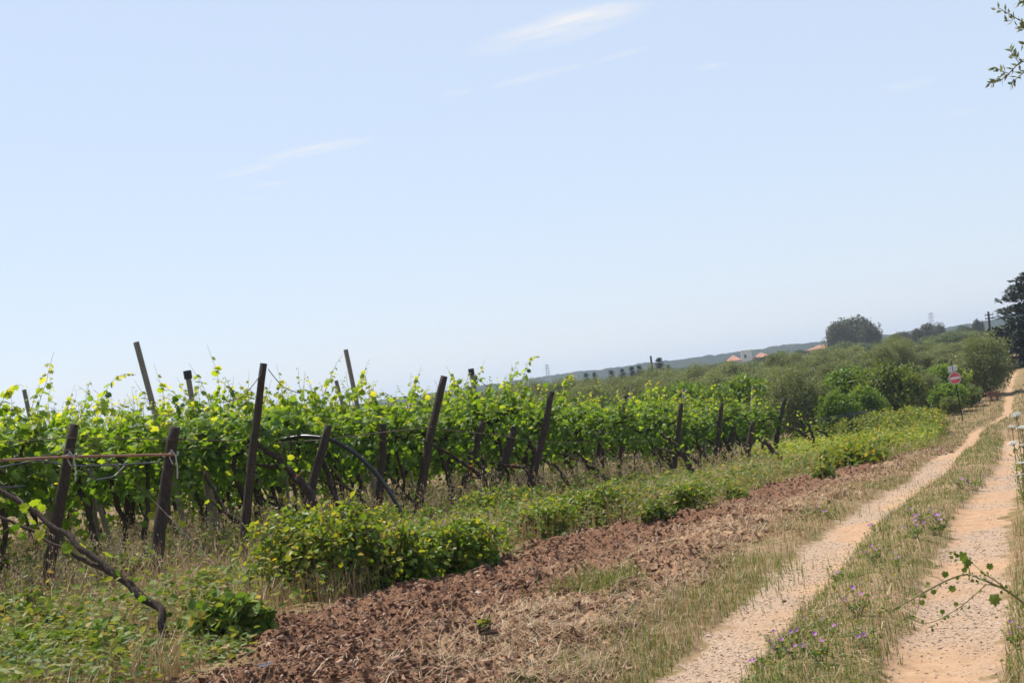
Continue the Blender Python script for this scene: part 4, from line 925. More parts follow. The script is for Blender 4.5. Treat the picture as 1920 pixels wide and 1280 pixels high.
# wild oats: tall stalks with drooping pale spikelets
def w_oat(x, y, o, tr, soil, straw, vine):
    left = (o < np.interp(y, SOIL_Y, SOIL_L) - .4) & (y < 54)
    edge = sstep(.0, 1.0, vine) * (1 - .0 * vine)
    return left * edge * .8 * (1 - .55 * (y < 24)) * sstep(.42, .6, patch(x, y, 81, .6))
P, D, o, soil, straw, vine = scatter(34000, w_oat, 11, 56)
k_ = rng.permutation(len(P))[:6500]; P = P[k_]; D = D[k_]
ac = Acc(); n = len(P); hh = rng.uniform(.45, .95, n); a = rng.uniform(0, 6.28, n)
d = np.stack([np.cos(a), np.sin(a), np.zeros(n)], 1); s = np.stack([-np.sin(a), np.cos(a), np.zeros(n)], 1) * .0022
tipp = P + d * (hh * .22)[:, None] + np.array([0, 0, 1.]) * hh[:, None]; mid = P + d * (hh * .06)[:, None] + np.array([0, 0, .6]) * hh[:, None]
V = np.stack([P - s, P + s, mid - s, mid + s, tipp], 1).reshape(-1, 3); bi = (np.arange(n) * 5)[:, None]
ac.add(V, np.array([[2, 3, 4]]) + bi, np.array([[0, 1, 3, 2]]) + bi, .45)
for k in range(9):
    f = rng.uniform(.0, 1, n)[:, None]; Q = mid * (1 - f) + tipp * f + rng.normal(0, .025, (n, 3)); leaves(ac, Q, d * .5 + np.array([0, 0, -1.]), rng.normal(0, 1, (n, 3)), rng.uniform(.026, .046, n) * np.maximum(1, D / 26), np.clip(rng.normal(.88, .12, n), 0, 1), NARROW_LEAF * np.array([1.6, 1, 1]), NARROW_TRI)
tag(ac.obj('wild_oats', M['straw']), kind='stuff')
# low broad-leaved weeds
def w_weed(x, y, o, tr, soil, straw, vine):
    sl_ = np.interp(y, SOIL_Y, SOIL_L); left = (o < sl_ + .1) & (y < 56)
    field = (y >= 50) & (y < 72) & (o < -1.2) & (o > -9)
    w = left * (1 - soil) * (1 - .35 * (y < 22)) * (.3 + .9 * sstep(.38, .58, patch(x, y, 91, .9))) * 1.0 + field * 1.0 * sstep(.25, .5, patch(x, y, 92, .5))
    return (w + ((o > .3) & (o < 1.1)) * .10 + (o > 1.75) * .10) * (1 - tr)
P, D, o, soil, straw, vine = scatter(70000, w_weed, 7, 75)
ac = Acc(); n = len(P); H = rng.uniform(.05, .34, n) * np.where(np.hypot(P[:, 0] + 2.95, P[:, 1] - 12.3) < 1.0, .3, 1) * (1 + 1.1 * vine * patch(P[:, 0], P[:, 1], 95, .7)) * np.where(o > -1, .5, 1) * np.where(D > 48, 1.7, 1) * (1 + .7 * ((o < -1) & (o > np.interp(P[:, 1], SOIL_Y, SOIL_L) - 1.8))) * np.where((D < 24) & (o < -4.5), rng.uniform(.5, 1.5, n), 1)
for k in range(5):
    a = rng.uniform(0, 6.28, n); d = np.stack([np.cos(a), np.sin(a), rng.uniform(-.5, .4, n)], 1); Q = P + d * .05 + np.array([0, 0, 1.]) * (H * rng.uniform(.3, 1, n))[:, None]
    leaves(ac, Q, d, np.array([0, 0, 1.]) + rng.normal(0, .45, (n, 3)), rng.uniform(.045, .095, n) * np.maximum(1, D / 40) * np.where(o > -1, .34, 1), np.clip(rng.normal(.5, .22, n), 0, 1), OVAL_LEAF, OVAL_TRI)
tag(ac.obj('low_weeds', M['weed']), kind='stuff')
P, D, o, soil, straw, vine = scatter(90000, lambda x, y, o, tr, soil, straw, vine: ((y > 46) & (o < -1.5) & (o > -9.5)) * sstep(46, 52, y) * (1 - sstep(66, 74, y)) * (.35 + sstep(.3, .5, patch(x, y, 92, .35))) * (1 - soil), 44, 76)
n = len(P); H = rng.uniform(.15, .75, n) * (.5 + patch(P[:, 0], P[:, 1], 94, .3))
ac = Acc()
for k in range(3):
    a = rng.uniform(0, 6.28, n); d = np.stack([np.cos(a), np.sin(a), rng.uniform(-.4, .5, n)], 1); Q = P + d * .08 + np.array([0, 0, 1.]) * (H * rng.uniform(.3, 1, n))[:, None]
    leaves(ac, Q, d, np.array([0, 0, 1.]) + rng.normal(0, .5, (n, 3)), rng.uniform(.07, .14, n), np.clip(rng.normal(.66, .16, n), 0, 1), OVAL_LEAF, OVAL_TRI)
tag(ac.obj('field_weeds', M['bramble']), kind='stuff')
# stones and clods
CUBE = np.array([(-1, -1, -1), (1, -1, -1), (1, 1, -1), (-1, 1, -1), (-1, -1, 1), (1, -1, 1), (1, 1, 1), (-1, 1, 1)]) * .6
CF = np.array([(3, 2, 1, 0), (4, 5, 6, 7), (0, 1, 5, 4), (1, 2, 6, 5), (2, 3, 7, 6), (3, 0, 4, 7)])
def pebbles(ac, P, size, t, rise=.16):
    P = P + np.array([0, 0, 1.]) * (.008 + rise * size)[:, None]
    n = len(P); a = rng.uniform(0, 6.28, n); ca, sa = np.cos(a), np.sin(a)
    V = CUBE[None] * (1 + rng.normal(0, .28, (n, 8, 3))) * np.stack([rng.uniform(.6, 1.3, n), rng.uniform(.5, 1.0, n), rng.uniform(.35, .75, n)], 1)[:, None] * size[:, None, None] / 2
    tz = rng.normal(0, .3, (n, 1)); V[:, :, 2] += V[:, :, 0] * tz
    W_ = np.stack([V[..., 0] * ca[:, None] - V[..., 1] * sa[:, None], V[..., 0] * sa[:, None] + V[..., 1] * ca[:, None], V[..., 2]], -1) + P[:, None]
    ac.add(W_.reshape(-1, 3), None, (CF[None] + (np.arange(n) * 8)[:, None, None]).reshape(-1, 4), np.repeat(t, 8))
M['gravel'] = leaf_mat('gravel', [(0, (.15, .105, .075)), (.5, (.36, .26, .18)), (1, (.56, .45, .35))], 0, rough=.9, spec=.2, vary=0)
M['clod'] = leaf_mat('soil_clods', [(0, (.07, .033, .02)), (.5, (.185, .10, .061)), (.85, (.35, .215, .138)), (1, (.50, .37, .265))], 0, rough=.95, spec=.1, vary=0)
P, D, o, soil, straw, vine = scatter(230000, lambda x, y, o, tr, soil, straw, vine: tr * (.12 + .75 * sstep(.38, .60, patch(x, y, 41, .9) + np.where(np.abs(o) < .5, -.35 * o, .2 * (o - 1.42)))) + .05 * (o > -1) * (o < 2.2), 7, 34)
ac = Acc(); pebbles(ac, P, np.minimum(np.exp(rng.normal(-4.3, .42, len(P))), .03) * np.maximum(1, D / 20), np.clip(rng.normal(.58, .22, len(P)), 0, 1), .02); tag(ac.obj('gravel', M['gravel']), kind='stuff')
P, D, o, soil, straw, vine = scatter(290000, lambda x, y, o, tr, soil, straw, vine: soil * .95 * (1 - .45 * straw), 8, 56)
ac = Acc(); pebbles(ac, P, np.minimum(np.exp(rng.normal(-3.8, .55, len(P))), .07) * np.maximum(1, D / 24), np.clip(rng.normal(.5, .24, len(P)), 0, 1)); tag(ac.obj('soil_clods', M['clod']), kind='stuff')
# single stones
def stone(px, py, w, label, mat=None, dark=False):
    c = hit(px, py); r = w / F_PX * c.y / 2; s = np.random.default_rng(px)
    import bmesh
    bm = bmesh.new(); bmesh.ops.create_icosphere(bm, subdivisions=3, radius=1)
    for v in bm.verts:
        q = v.co.copy(); k = 1 + .35 * (vnoise(np.array(q.x * 1.6 + px), np.array(q.y * 1.6 + q.z * 1.3), py) - .5) + .15 * (vnoise(np.array(q.x * 5 + px), np.array(q.y * 5 + q.z * 4), py) - .5)
        v.co = q * float(k)
        v.co.x *= r * 1.05; v.co.y *= r * .8; v.co.z *= r * .62
    me = bpy.data.meshes.new('stone'); bm.to_mesh(me); bm.free(); me.materials.append(mat or M['stone'])
    tag(link('stone', me, None, (c.x, c.y, c.z + r * .25), s.uniform(0, 6)), label, 'stone', 'larger stones on the ploughed strip')
M['dark_stone'] = solid_mat('dark_clod_stone', (.07, .038, .026), (.19, .105, .07), 8, .95, .1, None, .8)
stone(770, 1222, 34, 'angular brown rock on the ploughed soil near bottom centre', M['dark_stone']); stone(781, 1168, 19, 'smooth pale rounded cobble on the ploughed soil'); stone(730, 1207, 16, 'flattish tan cobble left of the angular brown rock')
stone(804, 1174, 15, 'small tan cobble just right of the smooth pale one'); stone(1383, 1010, 42, 'large dark clod of earth in dry grass up the strip', M['dark_stone']); stone(1240, 1084, 28, 'dark earth clod left of the green verge', M['dark_stone'])
stone(1180, 1190, 30, 'dark reddish clod beside the left wheel track', M['dark_stone']); stone(1143, 1195, 20, 'brown cobble left of the dark reddish clod'); stone(1105, 1205, 20, 'tan cobble in straw, leftmost of three near the track'); stone(1204, 1020, 14, 'dark small clod on the upper ploughed strip', M['dark_stone'])
stone(1350, 1272, 12, 'lone reddish stone on the left wheel track at the bottom edge'); stone(1469, 1116, 10, 'small reddish stone at the grassy edge of the left wheel track', M['dark_stone']); stone(1838, 757, 13, 'grey boulder in grass before the large round olive', M['pale_post'])
# bent scrap of plastic at the bottom edge
c = hit(498, 1276); s_ = c.y / F_PX; ac = Acc(); box(ac, (-22 * s_, -.04, .0), (20 * s_, .05, .035)); box(ac, (-8 * s_, -.03, .0352), (19 * s_, .04, .06))
sc_ = ac.obj('plastic_scrap', M['hose'], None, False, (c.x, c.y, c.z)); sc_.rotation_euler = (.15, -.08, .2); tag(sc_, 'flat dark grey plastic scrap lying on soil at the bottom edge', 'scrap')

# ------------------------------------------------------------------ bushes
def bush(px, py, wpx, hpx, label, mat='bramble', n=900, lsz=.075, name='bush', seed=None, D=None, depth=.8, tb=0.0):
    c = hit(px, py); s = c.y / F_PX; w, h = wpx * s / 2, hpx * s; r = np.random.default_rng(seed or px)
    root = thing(name, label, 'bush', c, 0, 'bushes along the edge of the ploughed soil'); st, fo = Acc(), Acc()
    nc = max(10, n // 55); d = norm(r.normal(size=(nc, 3))); d[:, 2] = np.abs(d[:, 2]) * 1.05 - .08
    C = d * (r.uniform(.4, 1, nc) ** .5)[:, None] * np.array([w * .86, w * depth * .86, h * .86]); C[:, 2] = np.maximum(C[:, 2], .05)
    for q in C[:: max(1, nc // 14)]: tube(st, wiggle((r.normal(0, .06), r.normal(0, .06), -.05), q, 7, .02, int(r.integers(1e6))), np.linspace(.012, .004, 7), 5, .5, 0, .1)
    for q in C:
        m_ = n // nc; dd = norm(r.normal(size=(m_, 3))); rc = r.uniform(.12, .34) * (w + h) / 2
        P = q + dd * (r.uniform(.2, 1, m_) ** .5)[:, None] * rc; P[:, 2] = np.maximum(P[:, 2], .03)
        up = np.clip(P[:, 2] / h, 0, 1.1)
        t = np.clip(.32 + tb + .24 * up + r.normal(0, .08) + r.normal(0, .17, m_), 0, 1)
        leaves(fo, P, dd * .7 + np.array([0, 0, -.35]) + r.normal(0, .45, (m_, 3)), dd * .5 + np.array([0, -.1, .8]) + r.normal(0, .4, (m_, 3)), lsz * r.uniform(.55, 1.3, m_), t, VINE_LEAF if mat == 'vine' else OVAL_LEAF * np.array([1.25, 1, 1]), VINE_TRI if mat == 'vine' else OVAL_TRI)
    for _ in range(n // 36):                                          # arching canes give a ragged outline
        a = r.uniform(0, 6.28); L = r.uniform(.75, 1.35); e = np.array([math.cos(a) * w * L, math.sin(a) * w * depth * L, h * r.uniform(.1, .6)]); pk = h * r.uniform(.6, 1.05)
        u = np.linspace(0, 1, 14)[:, None]; path = e * u + np.array([0, 0, 1.]) * (4 * u * (1 - u)) * max(pk - e[2] / 2, .02) + r.normal(0, .012, (14, 3)); path[:, 2] = np.maximum(path[:, 2], .02)
        tube(st, path[3:], np.linspace(.006, .002, 11), 4, .5, 0, 0, False)
        m_ = 26; q = path[r.integers(4, 14, m_)] + r.normal(0, .03, (m_, 3)); leaves(fo, q, r.normal(0, .7, (m_, 3)) + (0, 0, -.25), np.array([0, 0, .8]) + r.normal(0, .5, (m_, 3)), lsz * r.uniform(.5, 1.1, m_), np.clip(r.normal(.5 + tb, .2, m_), 0, 1), OVAL_LEAF * np.array([1.2, 1, 1]), OVAL_TRI)
    k = max(4, n // 160)                                              # runners poking out
    for _ in range(k):
        q = C[r.integers(nc)]; dd = norm(np.array([r.normal(0, .7), r.normal(0, .7), 1.0])); L = r.uniform(.25, .5) * h; u = np.linspace(0, 1, 8)[:, None]
        path = q + dd * L * u + np.array([dd[0], dd[1], -.5]) * L * .35 * u ** 2; tube(st, path, np.linspace(.005, .002, 8), 4, .5, 0, 0, False)
        leaves(fo, path[2:], r.normal(0, .7, (6, 3)), np.array([0, 0, 1]) + r.normal(0, .4, (6, 3)), lsz * np.linspace(.9, .45, 6), np.clip(r.normal(.75, .15, 6), 0, 1), OVAL_LEAF * np.array([1.2, 1, 1]), OVAL_TRI)
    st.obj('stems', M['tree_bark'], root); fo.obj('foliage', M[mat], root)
bush(615, 1112, 270, 160, 'large tangled green bush overhanging the ploughed soil', n=3000, lsz=.085, tb=.1)
bush(745, 1092, 150, 95, 'right flank of bramble joined to the large tangled bush', n=1100, lsz=.08)
bush(850, 1070, 190, 85, 'low spreading bramble right of the large tangled bush', n=1900, lsz=.075)
bush(780, 1010, 150, 55, 'yellowish bramble behind the large bush under the bowed hose end', n=900, lsz=.075)
bush(440, 1200, 150, 65, 'leafy weed clump with broad pale leaves left of the large bush', 'weed', 750, .12)
bush(490, 1125, 70, 70, 'thin weedy clump at the left foot of the large bush', 'weed', 260, .08)
bush(1015, 1008, 150, 62, 'low green bramble at the middle of the soil edge', n=800, lsz=.075)
bush(1115, 985, 130, 72, 'dark green rounded bramble right of the middle soil edge', n=1000, lsz=.07)
bush(1205, 962, 110, 50, 'pale green low weeds between the two rounded bushes', 'weed', 500, .07)
bush(1298, 962, 92, 50, 'small round bright green shrub at the upper soil edge', n=900, lsz=.06)
bush(930, 985, 140, 70, 'yellowish weedy bramble below the mid-row posts', n=700, lsz=.075)
bush(110, 1268, 300, 75, 'yellow-green leafy weeds filling the bottom left corner', 'weed', 1500, .095)
bush(190, 1262, 130, 45, 'broad-leaved weeds at the foot of the long bare leaning trunk', 'weed', 700, .105)
bush(30, 1190, 130, 70, 'yellowing weeds at the left edge below the leaning trunk', 'weed', 450, .08)
for (px, py, w, h, lab, mt_, nn) in ((700, 985, 100, 60, 'ragged bramble at the foot of the upright black post', 'bramble', 500), (550, 1010, 110, 55, 'ragged weeds behind the large tangled bush below the crossing trunk', 'weed', 450), (400, 1075, 150, 70, 'loose weeds between the split post and the large bush', 'weed', 520), (250, 1110, 160, 70, 'loose green weeds between the two short posts', 'weed', 520), (40, 1095, 150, 65, 'tall dry-looking weeds at the left edge behind the leaning trunk', 'weed', 420),
                              (385, 1165, 70, 50, 'leafy stalks right of the foot of the leaning trunk', 'weed', 320), (840, 965, 90, 45, 'ragged green weeds at the foot of the tall slanting post', 'bramble', 420), (900, 1000, 110, 48, 'bramble patch left of the yellowish weedy one', 'bramble', 600), (985, 960, 110, 55, 'weeds around the foot of the long leaning post', 'weed', 420), (1060, 985, 120, 55, 'loose bramble between the middle soil edge and the dark rounded one', 'bramble', 600),
                              (1075, 935, 130, 45, 'dry-topped weeds behind the loose mid bramble', 'weed', 420), (1165, 935, 120, 42, 'weeds at the foot of the dark leaning trunk', 'weed', 380), (1245, 925, 90, 38, 'weeds behind the small round shrub', 'weed', 320), (1400, 905, 80, 34, 'thin weeds among pale oats near the row end', 'weed', 260), (1500, 885, 70, 30, 'thin weeds under the last bare trunks', 'weed', 240), (1230, 985, 70, 30, 'low fringe of weeds left of the small round shrub', 'weed', 240)):
    bush(px, py, w, h, lab, mt_, nn, .075)
bush(1545, 900, 55, 28, 'small green weed clump in dry grass at the strip end', 'weed', 300, .07)
bush(1385, 938, 45, 22, 'tiny green weed clump right of the round shrub', 'weed', 200, .06)
for (px, py, w, h, lab) in ((1600, 835, 130, 55, 'yellow-green mound of low vines at the left of the weedy field'), (1680, 825, 150, 55, 'broad yellow-green mound of low vines in the middle of the weedy field'), (1735, 815, 70, 45, 'rightmost yellow-green mound of low vines by the dirt strip'),
                         (1630, 860, 110, 35, 'front mound of low green weeds in the weedy field'), (1575, 860, 60, 30, 'small front mound of weeds beside the outermost bare trunk'), (1690, 800, 110, 35, 'back mound of low vines below the yellowish bushy tree'), (1625, 800, 120, 34, 'back left mound of low vines before the thin pipes'), (1660, 850, 120, 42, 'central front mound of yellow-green vines in the weedy field'), (1600, 875, 90, 30, 'lowest front mound of weeds above the red soil patch')):
    bush(px, py, w * 1.1, h, lab, n=3000, lsz=.115, depth=1.4, tb=.12)
b_ = bush
bush(1800, 758, 60, 32, 'low scrubby weeds hiding the foot of the no-entry sign post', 'scrub', 700, .12, tb=.1); bush(1745, 752, 60, 26, 'low scrubby weeds left of the no-entry sign post', 'scrub', 500, .12, tb=.05)
bush(60, 1225, 150, 75, 'yellow-green leafy weeds standing at the lower left edge', 'weed', 700, .09, tb=.12); bush(420, 1130, 110, 60, 'loose leafy weeds right of the bare leaning trunk', 'weed', 420, .085, tb=.1)
bush(690, 1040, 170, 85, 'taller pale bramble shoots rising behind the large tangled bush', n=900, lsz=.08, tb=.14)
# young plant on the soil
bush(912, 1200, 22, 18, 'lone young green seedling on the straw-covered soil', 'weed', 26, .06); bush(1098, 1022, 26, 20, 'small yellowish weed alone on the upper soil', 'weed', 35, .05); bush(655, 1132, 30, 20, 'tiny seedling at the shaded foot of the large bush', 'weed', 30, .05)

# ------------------------------------------------------------------ flowers
def mallow_parts(seed):
    r = np.random.default_rng(seed); f, s, fl = Acc(), Acc(), []
    for k in range(7):
        a = r.uniform(0, 6.28); e = np.array([math.cos(a) * r.uniform(.02, .14), math.sin(a) * r.uniform(.02, .14), r.uniform(.06, .17)])
        tube(s, [(0, 0, -.02), e * (.6, .6, .5), e], [.0035, .003, .002], 4, .5, 0, 0, False)
        m_ = 6; u = r.uniform(.3, 1, m_)[:, None]; leaves(f, e * u + r.normal(0, .015, (m_, 3)), r.normal(0, 1, (m_, 3)) * (1, 1, .4), np.array([0, 0, 1]) + r.normal(0, .4, (m_, 3)), r.uniform(.018, .034, m_), np.clip(r.normal(.45, .2, m_), 0, 1), VINE_LEAF, VINE_TRI)
        if k < 3:
            ac = Acc(); ang = np.linspace(0, 6.28, 5, endpoint=False); ax_ = norm(np.array([r.normal(0, .5), -.6 + r.normal(0, .4), .8])); b1 = norm(np.cross(ax_, (1, 0, .2))); b2 = np.cross(ax_, b1)
            d = np.cos(ang)[:, None] * b1 + np.sin(ang)[:, None] * b2
            leaves(ac, np.repeat((e + ax_ * .006)[None], 5, 0), d + ax_ * .35, ax_ - d * .3, .021, np.clip(r.normal(.5, .25, 5), 0, 1), OVAL_LEAF * np.array([1.5, 1, 1]), OVAL_TRI); fl.append(ac.mesh('flower', [M['petal']]))
    return s.mesh('stems', [M['mallow_stem']]), f.mesh('foliage', [M['weed']]), fl
MAL = [mallow_parts(60 + i) for i in range(3)]
FLOW = [(1612, 1160, 1.3, 'single bright pink-purple mallow in the grass strip between the tracks'), (1470, 1228, 1.1, 'purple mallow in the cluster at the bottom of the grass strip'), (1497, 1207, 1.0, 'topmost purple mallow of the bottom cluster in the grass strip'), (1460, 1216, .9, 'leftmost purple mallow of the bottom cluster in the grass strip'),
        (1563, 1205, .9, 'purple mallow left of the leafy patch low in the grass strip'), (1626, 1215, 1.0, 'purple mallow on a leafy green patch beside the right track'), (1540, 1250, 1.1, 'purple mallow patch at the very bottom of the grass strip'), (1495, 1245, .9, 'small purple mallow beside the bottom patch of the grass strip'), (1428, 1250, .8, 'faint purple mallow at the bottom left of the grass strip'),
        (1905, 1195, 1.0, 'pink mallow in dry grass at the right edge'), (1805, 913, 1.5, 'bright purple mallow clump between the tracks, farthest up'), (1828, 908, 1.3, 'purple mallow just right of the farthest clump'), (1762, 995, 1.4, 'purple mallow on the right side of the grass strip, mid-way'), (1760, 978, 1.2, 'pale purple mallow behind the mid-way one'),
        (1730, 980, 1.2, 'purple mallow in the middle of the mid-way group'), (1722, 1010, 1.2, 'purple mallow lowest of the mid-way group'), (1710, 970, 1.0, 'purple mallow left of the mid-way group'), (1648, 992, 1.1, 'purple mallow alone at the left edge of the grass strip'), (1642, 1058, 1.0, 'purple mallow in grass beside the left track'),
        (1570, 1085, .9, 'faint purple mallow by the left track edge'), (1555, 962, 1.2, 'purple mallow on the left verge'), (1535, 958, 1.0, 'small purple mallow left of the verge clump'), (1683, 1062, .9, 'pale purple mallow in the middle of the grass strip')]
for q, (px, py, s, lab) in enumerate(FLOW):
    c = hit(px, py + 8); st, fo, fl = MAL[q % 3]; root = thing('mallow_plant', lab, 'flower', c, random.uniform(-.6, .6), 'purple mallows along the track', s * .78)
    link('stems', st, root); link('foliage', fo, root)
    for f in fl: link('flower', f, root)
# white umbels at the right edge
ac = Acc(); tube(ac, [(0, 0, -.05), (.01, 0, .3), (0, .01, .62)], [.006, .005, .004], 5)
for k in range(14):
    a = k * 2.4; rr_ = .012 * math.sqrt(k) * 1.5; tube(ac, [(0, .01, .60), (math.cos(a) * rr_, .01 + math.sin(a) * rr_, .65)], .0015, 3, .5, 0, 0, False)
UST = ac.mesh('stem', [M['mallow_stem']]); ac = Acc(); n = 260; a = rng.uniform(0, 6.28, n); q = np.sqrt(rng.random(n)) * .05
leaves(ac, np.stack([np.cos(a) * q, np.sin(a) * q + .01, (.655 - 7 * q ** 2)], 1), rng.normal(0, 1, (n, 3)) * (1, 1, .3), np.array([0, 0, 1.]) + rng.normal(0, .4, (n, 3)), .013, rng.uniform(0, 1, n), OVAL_LEAF * np.array([1.6, 1, 1]), OVAL_TRI); UHD = ac.mesh('flower_head', [M['umbel']])
ac = Acc(); n = 40; leaves(ac, np.stack([rng.normal(0, .03, n), rng.normal(0, .03, n), rng.uniform(.03, .4, n)], 1), rng.normal(0, 1, (n, 3)), rng.normal(0, 1, (n, 3)), rng.uniform(.03, .07, n), rng.uniform(.2, .7, n), NARROW_LEAF, NARROW_TRI); ULF = ac.mesh('foliage', [M['weed']])
for q, (px, py, D, lab) in enumerate(((1912, 770, 19, 'highest white umbel flower at the right edge'), (1903, 777, 19.5, 'white umbel just left of the highest one'), (1917, 786, 18.6, 'white umbel below the highest, cut by the right edge'), (1916, 797, 18.2, 'white umbel in the middle of the edge group'), (1915, 808, 18.8, 'lower white umbel of the edge group'), (1918, 822, 18, 'lowest white umbel of the dense edge group'),
                                       (1894, 798, 20, 'solitary white umbel seen against the right wheel track'), (1905, 833, 17.6, 'small white umbel on a thin stalk below the edge group'), (1917, 888, 16, 'white umbel low at the right edge above the stony track'), (1910, 866, 16.6, 'tiny white umbel just above the lowest one'))):
    p = ray(px, py, D); H = p.z - gz(p.x, p.y); root = thing('white_umbel_plant', lab, 'flower', (p.x, p.y, gz(p.x, p.y)), q * 1.3, 'white umbel flowers at the right edge', (1.15, 1.15, max(H, .2) / .655))
    root.rotation_euler = (random.uniform(-.2, .2), random.uniform(-.25, .1), q * 1.3)
    link('stem', UST, root); link('flower_head', UHD, root); link('foliage', ULF, root)

# ------------------------------------------------------------------ plants reaching in from the right
Dm = 7.4; p0 = hit(2080, 1345)
ml = thing('mallow_stalk', 'long arching weed stalk with small leaves hanging over the right wheel track', 'plant', p0); org = np.array(p0)
st, fo = Acc(), Acc()
STEMS = [([(2080, 1330), (2000, 1200), (1920, 1130), (1885, 1104), (1850, 1089), (1819, 1076), (1802, 1077), (1769, 1090), (1732, 1110), (1690, 1134), (1665, 1146)], .0062), ([(1885, 1103), (1863, 1085), (1849, 1078), (1825, 1057), (1815, 1045), (1800, 1040), (1788, 1035), (1773, 1033)], .0032),
         ([(1885, 1104), (1850, 1093), (1842, 1102), (1802, 1137), (1788, 1145), (1766, 1158), (1749, 1166), (1728, 1169), (1708, 1156)], .003), ([(1802, 1138), (1817, 1159), (1828, 1161)], .002), ([(1769, 1090), (1760, 1083), (1747, 1079)], .002), ([(1732, 1110), (1715, 1102), (1700, 1098)], .002), ([(1819, 1076), (1817, 1066), (1812, 1052)], .0035), ([(1764, 1094), (1755, 1108), (1745, 1113)], .002), ([(1725, 1113), (1722, 1140), (1716, 1152)], .002), ([(1864, 1112), (1864, 1130)], .002)]
BUD = []
for pts, rad in STEMS:
    P = np.array([np.array(ray(x, y, Dm + .12 * math.sin(x * .05))) for x, y in pts]); P[0] = org + (0, 0, -.03) if pts[0][0] == 2080 else P[0]
    s = np.linspace(0, len(P) - 1, len(P) * 3); Q = np.stack([np.interp(s, range(len(P)), P[:, k]) for k in range(3)], 1); Q[1:-1] = (Q[:-2] + 2 * Q[1:-1] + Q[2:]) / 4
    tube(st, Q - org, np.linspace(rad, rad * .55, len(Q)), 6, .5, 0, .04); BUD.append(Q)
for (x, y, sz) in ((1807, 1048, 26), (1864, 1128, 28), (1856, 1064, 16), (1773, 1079, 16), (1786, 1106, 17), (1750, 1111, 13), (1767, 1148, 12), (1728, 1131, 14), (1793, 1134, 12), (1806, 1071, 13), (1814, 1058, 18), (1812, 1062, 16), (1739, 1095, 9), (1822, 1090, 9), (1710, 1158, 10), (1730, 1167, 10)):
    q = np.array(ray(x, y - sz * .45, Dm)) - org; leaves(fo, [q], [(rng.normal(0, .35), -.2, -1)], [(rng.normal(0, .5), -1, .5)], sz / F_PX * Dm * .8, [rng.uniform(.3, .65)])
allq = np.concatenate(BUD[:3]); allq = allq[allq[:, 0] < ray(1890, 1104, Dm).x]; n = 110; P = allq[rng.integers(len(allq), size=n)] - org + rng.normal(0, .010, (n, 3)) + np.array([0, 0, -.008])
leaves(fo, P, rng.normal(0, 1, (n, 3)), rng.normal(0, 1, (n, 3)), rng.uniform(.010, .022, n), np.clip(rng.normal(.35, .2, n), 0, 1), OVAL_LEAF * np.array([1.6, 1, 1]), OVAL_TRI)
st.obj('stem', M['mallow_stem'], ml, True); fo.obj('foliage', M['weed'], ml)
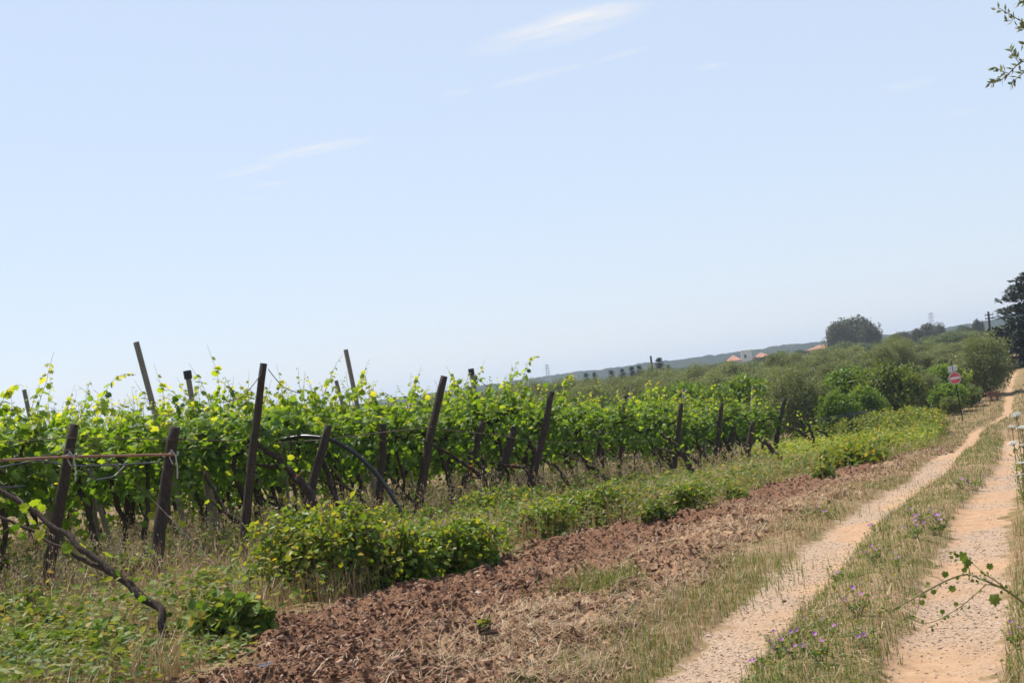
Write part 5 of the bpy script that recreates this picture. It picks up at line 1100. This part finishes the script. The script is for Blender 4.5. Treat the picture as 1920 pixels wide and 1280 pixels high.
# olive tree standing right of the frame, its twigs hanging in
Do = 12.0; tx = 6.6; tz = gz(tx, Do + .5); ot = thing('olive_tree', 'olive twigs with slim leaves hanging in from the top right corner', 'tree', (tx, Do + .5, tz)); org = np.array([tx, Do + .5, tz])
st, fo = Acc(), Acc(); fork = np.array([.0, 0, 1.7])
tube(st, wiggle((0, 0, -.15), fork, 10, .04, 4), np.linspace(.22, .14, 10), 12, .5, 0, .12)
def twig(pts, r0_, nl, D=Do):
    P = np.array([np.array(ray(x, y, D)) - org for x, y in pts]); s = np.linspace(0, len(P) - 1, len(P) * 4); Q = np.stack([np.interp(s, range(len(P)), P[:, k]) for k in range(3)], 1)
    tube(st, Q, np.linspace(r0_, .002, len(Q)), 5, .5, 0, 0); n = nl; i = rng.integers(len(Q) // 4, len(Q), n); d = norm(np.gradient(Q, axis=0)[i])
    sd = np.cross(d, rng.normal(size=(n, 3))); leaves(fo, Q[i] + rng.normal(0, .008, (n, 3)), d * .55 + norm(sd) * .8, rng.normal(0, 1, (n, 3)), rng.uniform(.045, .07, n), np.clip(rng.normal(.45, .22, n), 0, 1), NARROW_LEAF * np.array([1.35, 1, 1]), NARROW_TRI); return Q
for pts, r0_, nl in (([(1975, 70), (1935, 110), (1911, 118), (1892, 138), (1875, 152), (1860, 157)], .006, 46), ([(1960, 105), (1925, 132), (1905, 148), (1896, 156)], .005, 24), ([(1911, 118), (1900, 105), (1895, 94)], .003, 20), ([(1892, 138), (1878, 134), (1866, 126)], .003, 14), ([(1975, 20), (1930, 48), (1904, 34), (1884, 22), (1872, 15)], .005, 22), ([(1904, 34), (1895, 40), (1886, 37)], .0025, 7), ([(1960, 40), (1925, 55), (1910, 52)], .004, 26), ([(1970, -10), (1930, 4), (1910, 2)], .004, 24), ([(1960, 70), (1930, 78), (1918, 84)], .003, 9)):
    twig(pts, r0_, nl)
limb = np.array(ray(1975, 45, Do)) - org
for e in (limb, limb + (.4, .3, .8), limb + (.2, .6, -.3), np.array([.6, .8, 3.6]), np.array([1.3, -.4, 3.2]), np.array([-.6, .9, 3.9])): tube(st, wiggle(fork, e, 9, .05, int(abs(e[0]) * 100 + 3)), np.linspace(.09, .012, 9), 7, .5, 0, .1)
CC = np.array([(rng.uniform(-1.3, 1.9), rng.uniform(-.6, 1.8), rng.uniform(2.6, 5.0)) for _ in range(70)]); CC = CC[CC[:, 0] + tx > 4.95]
clumped(fo, CC, rng.uniform(.25, .45, len(CC)), 90, .065, .45, 9, NARROW_LEAF * np.array([1.35, 1, 1]), NARROW_TRI, .3)
st.obj('trunk', M['tree_bark'], ot, True); fo.obj('crown', M['olive'], ot)

# ------------------------------------------------------------------ the air
hz, nt, out = nodes_of('haze')
v = nt.nodes.new('ShaderNodeVolumePrincipled'); v.inputs['Color'].default_value = (.76, .87, 1.0, 1); v.inputs['Density'].default_value = 2.7e-4; v.inputs['Anisotropy'].default_value = .3
nt.links.new(v.outputs[0], out.inputs['Volume'])
ac = Acc(); box(ac, (-3600, -3600, -6), (3600, 3600, 34)); tag(ac.obj('haze', hz), kind='stuff')
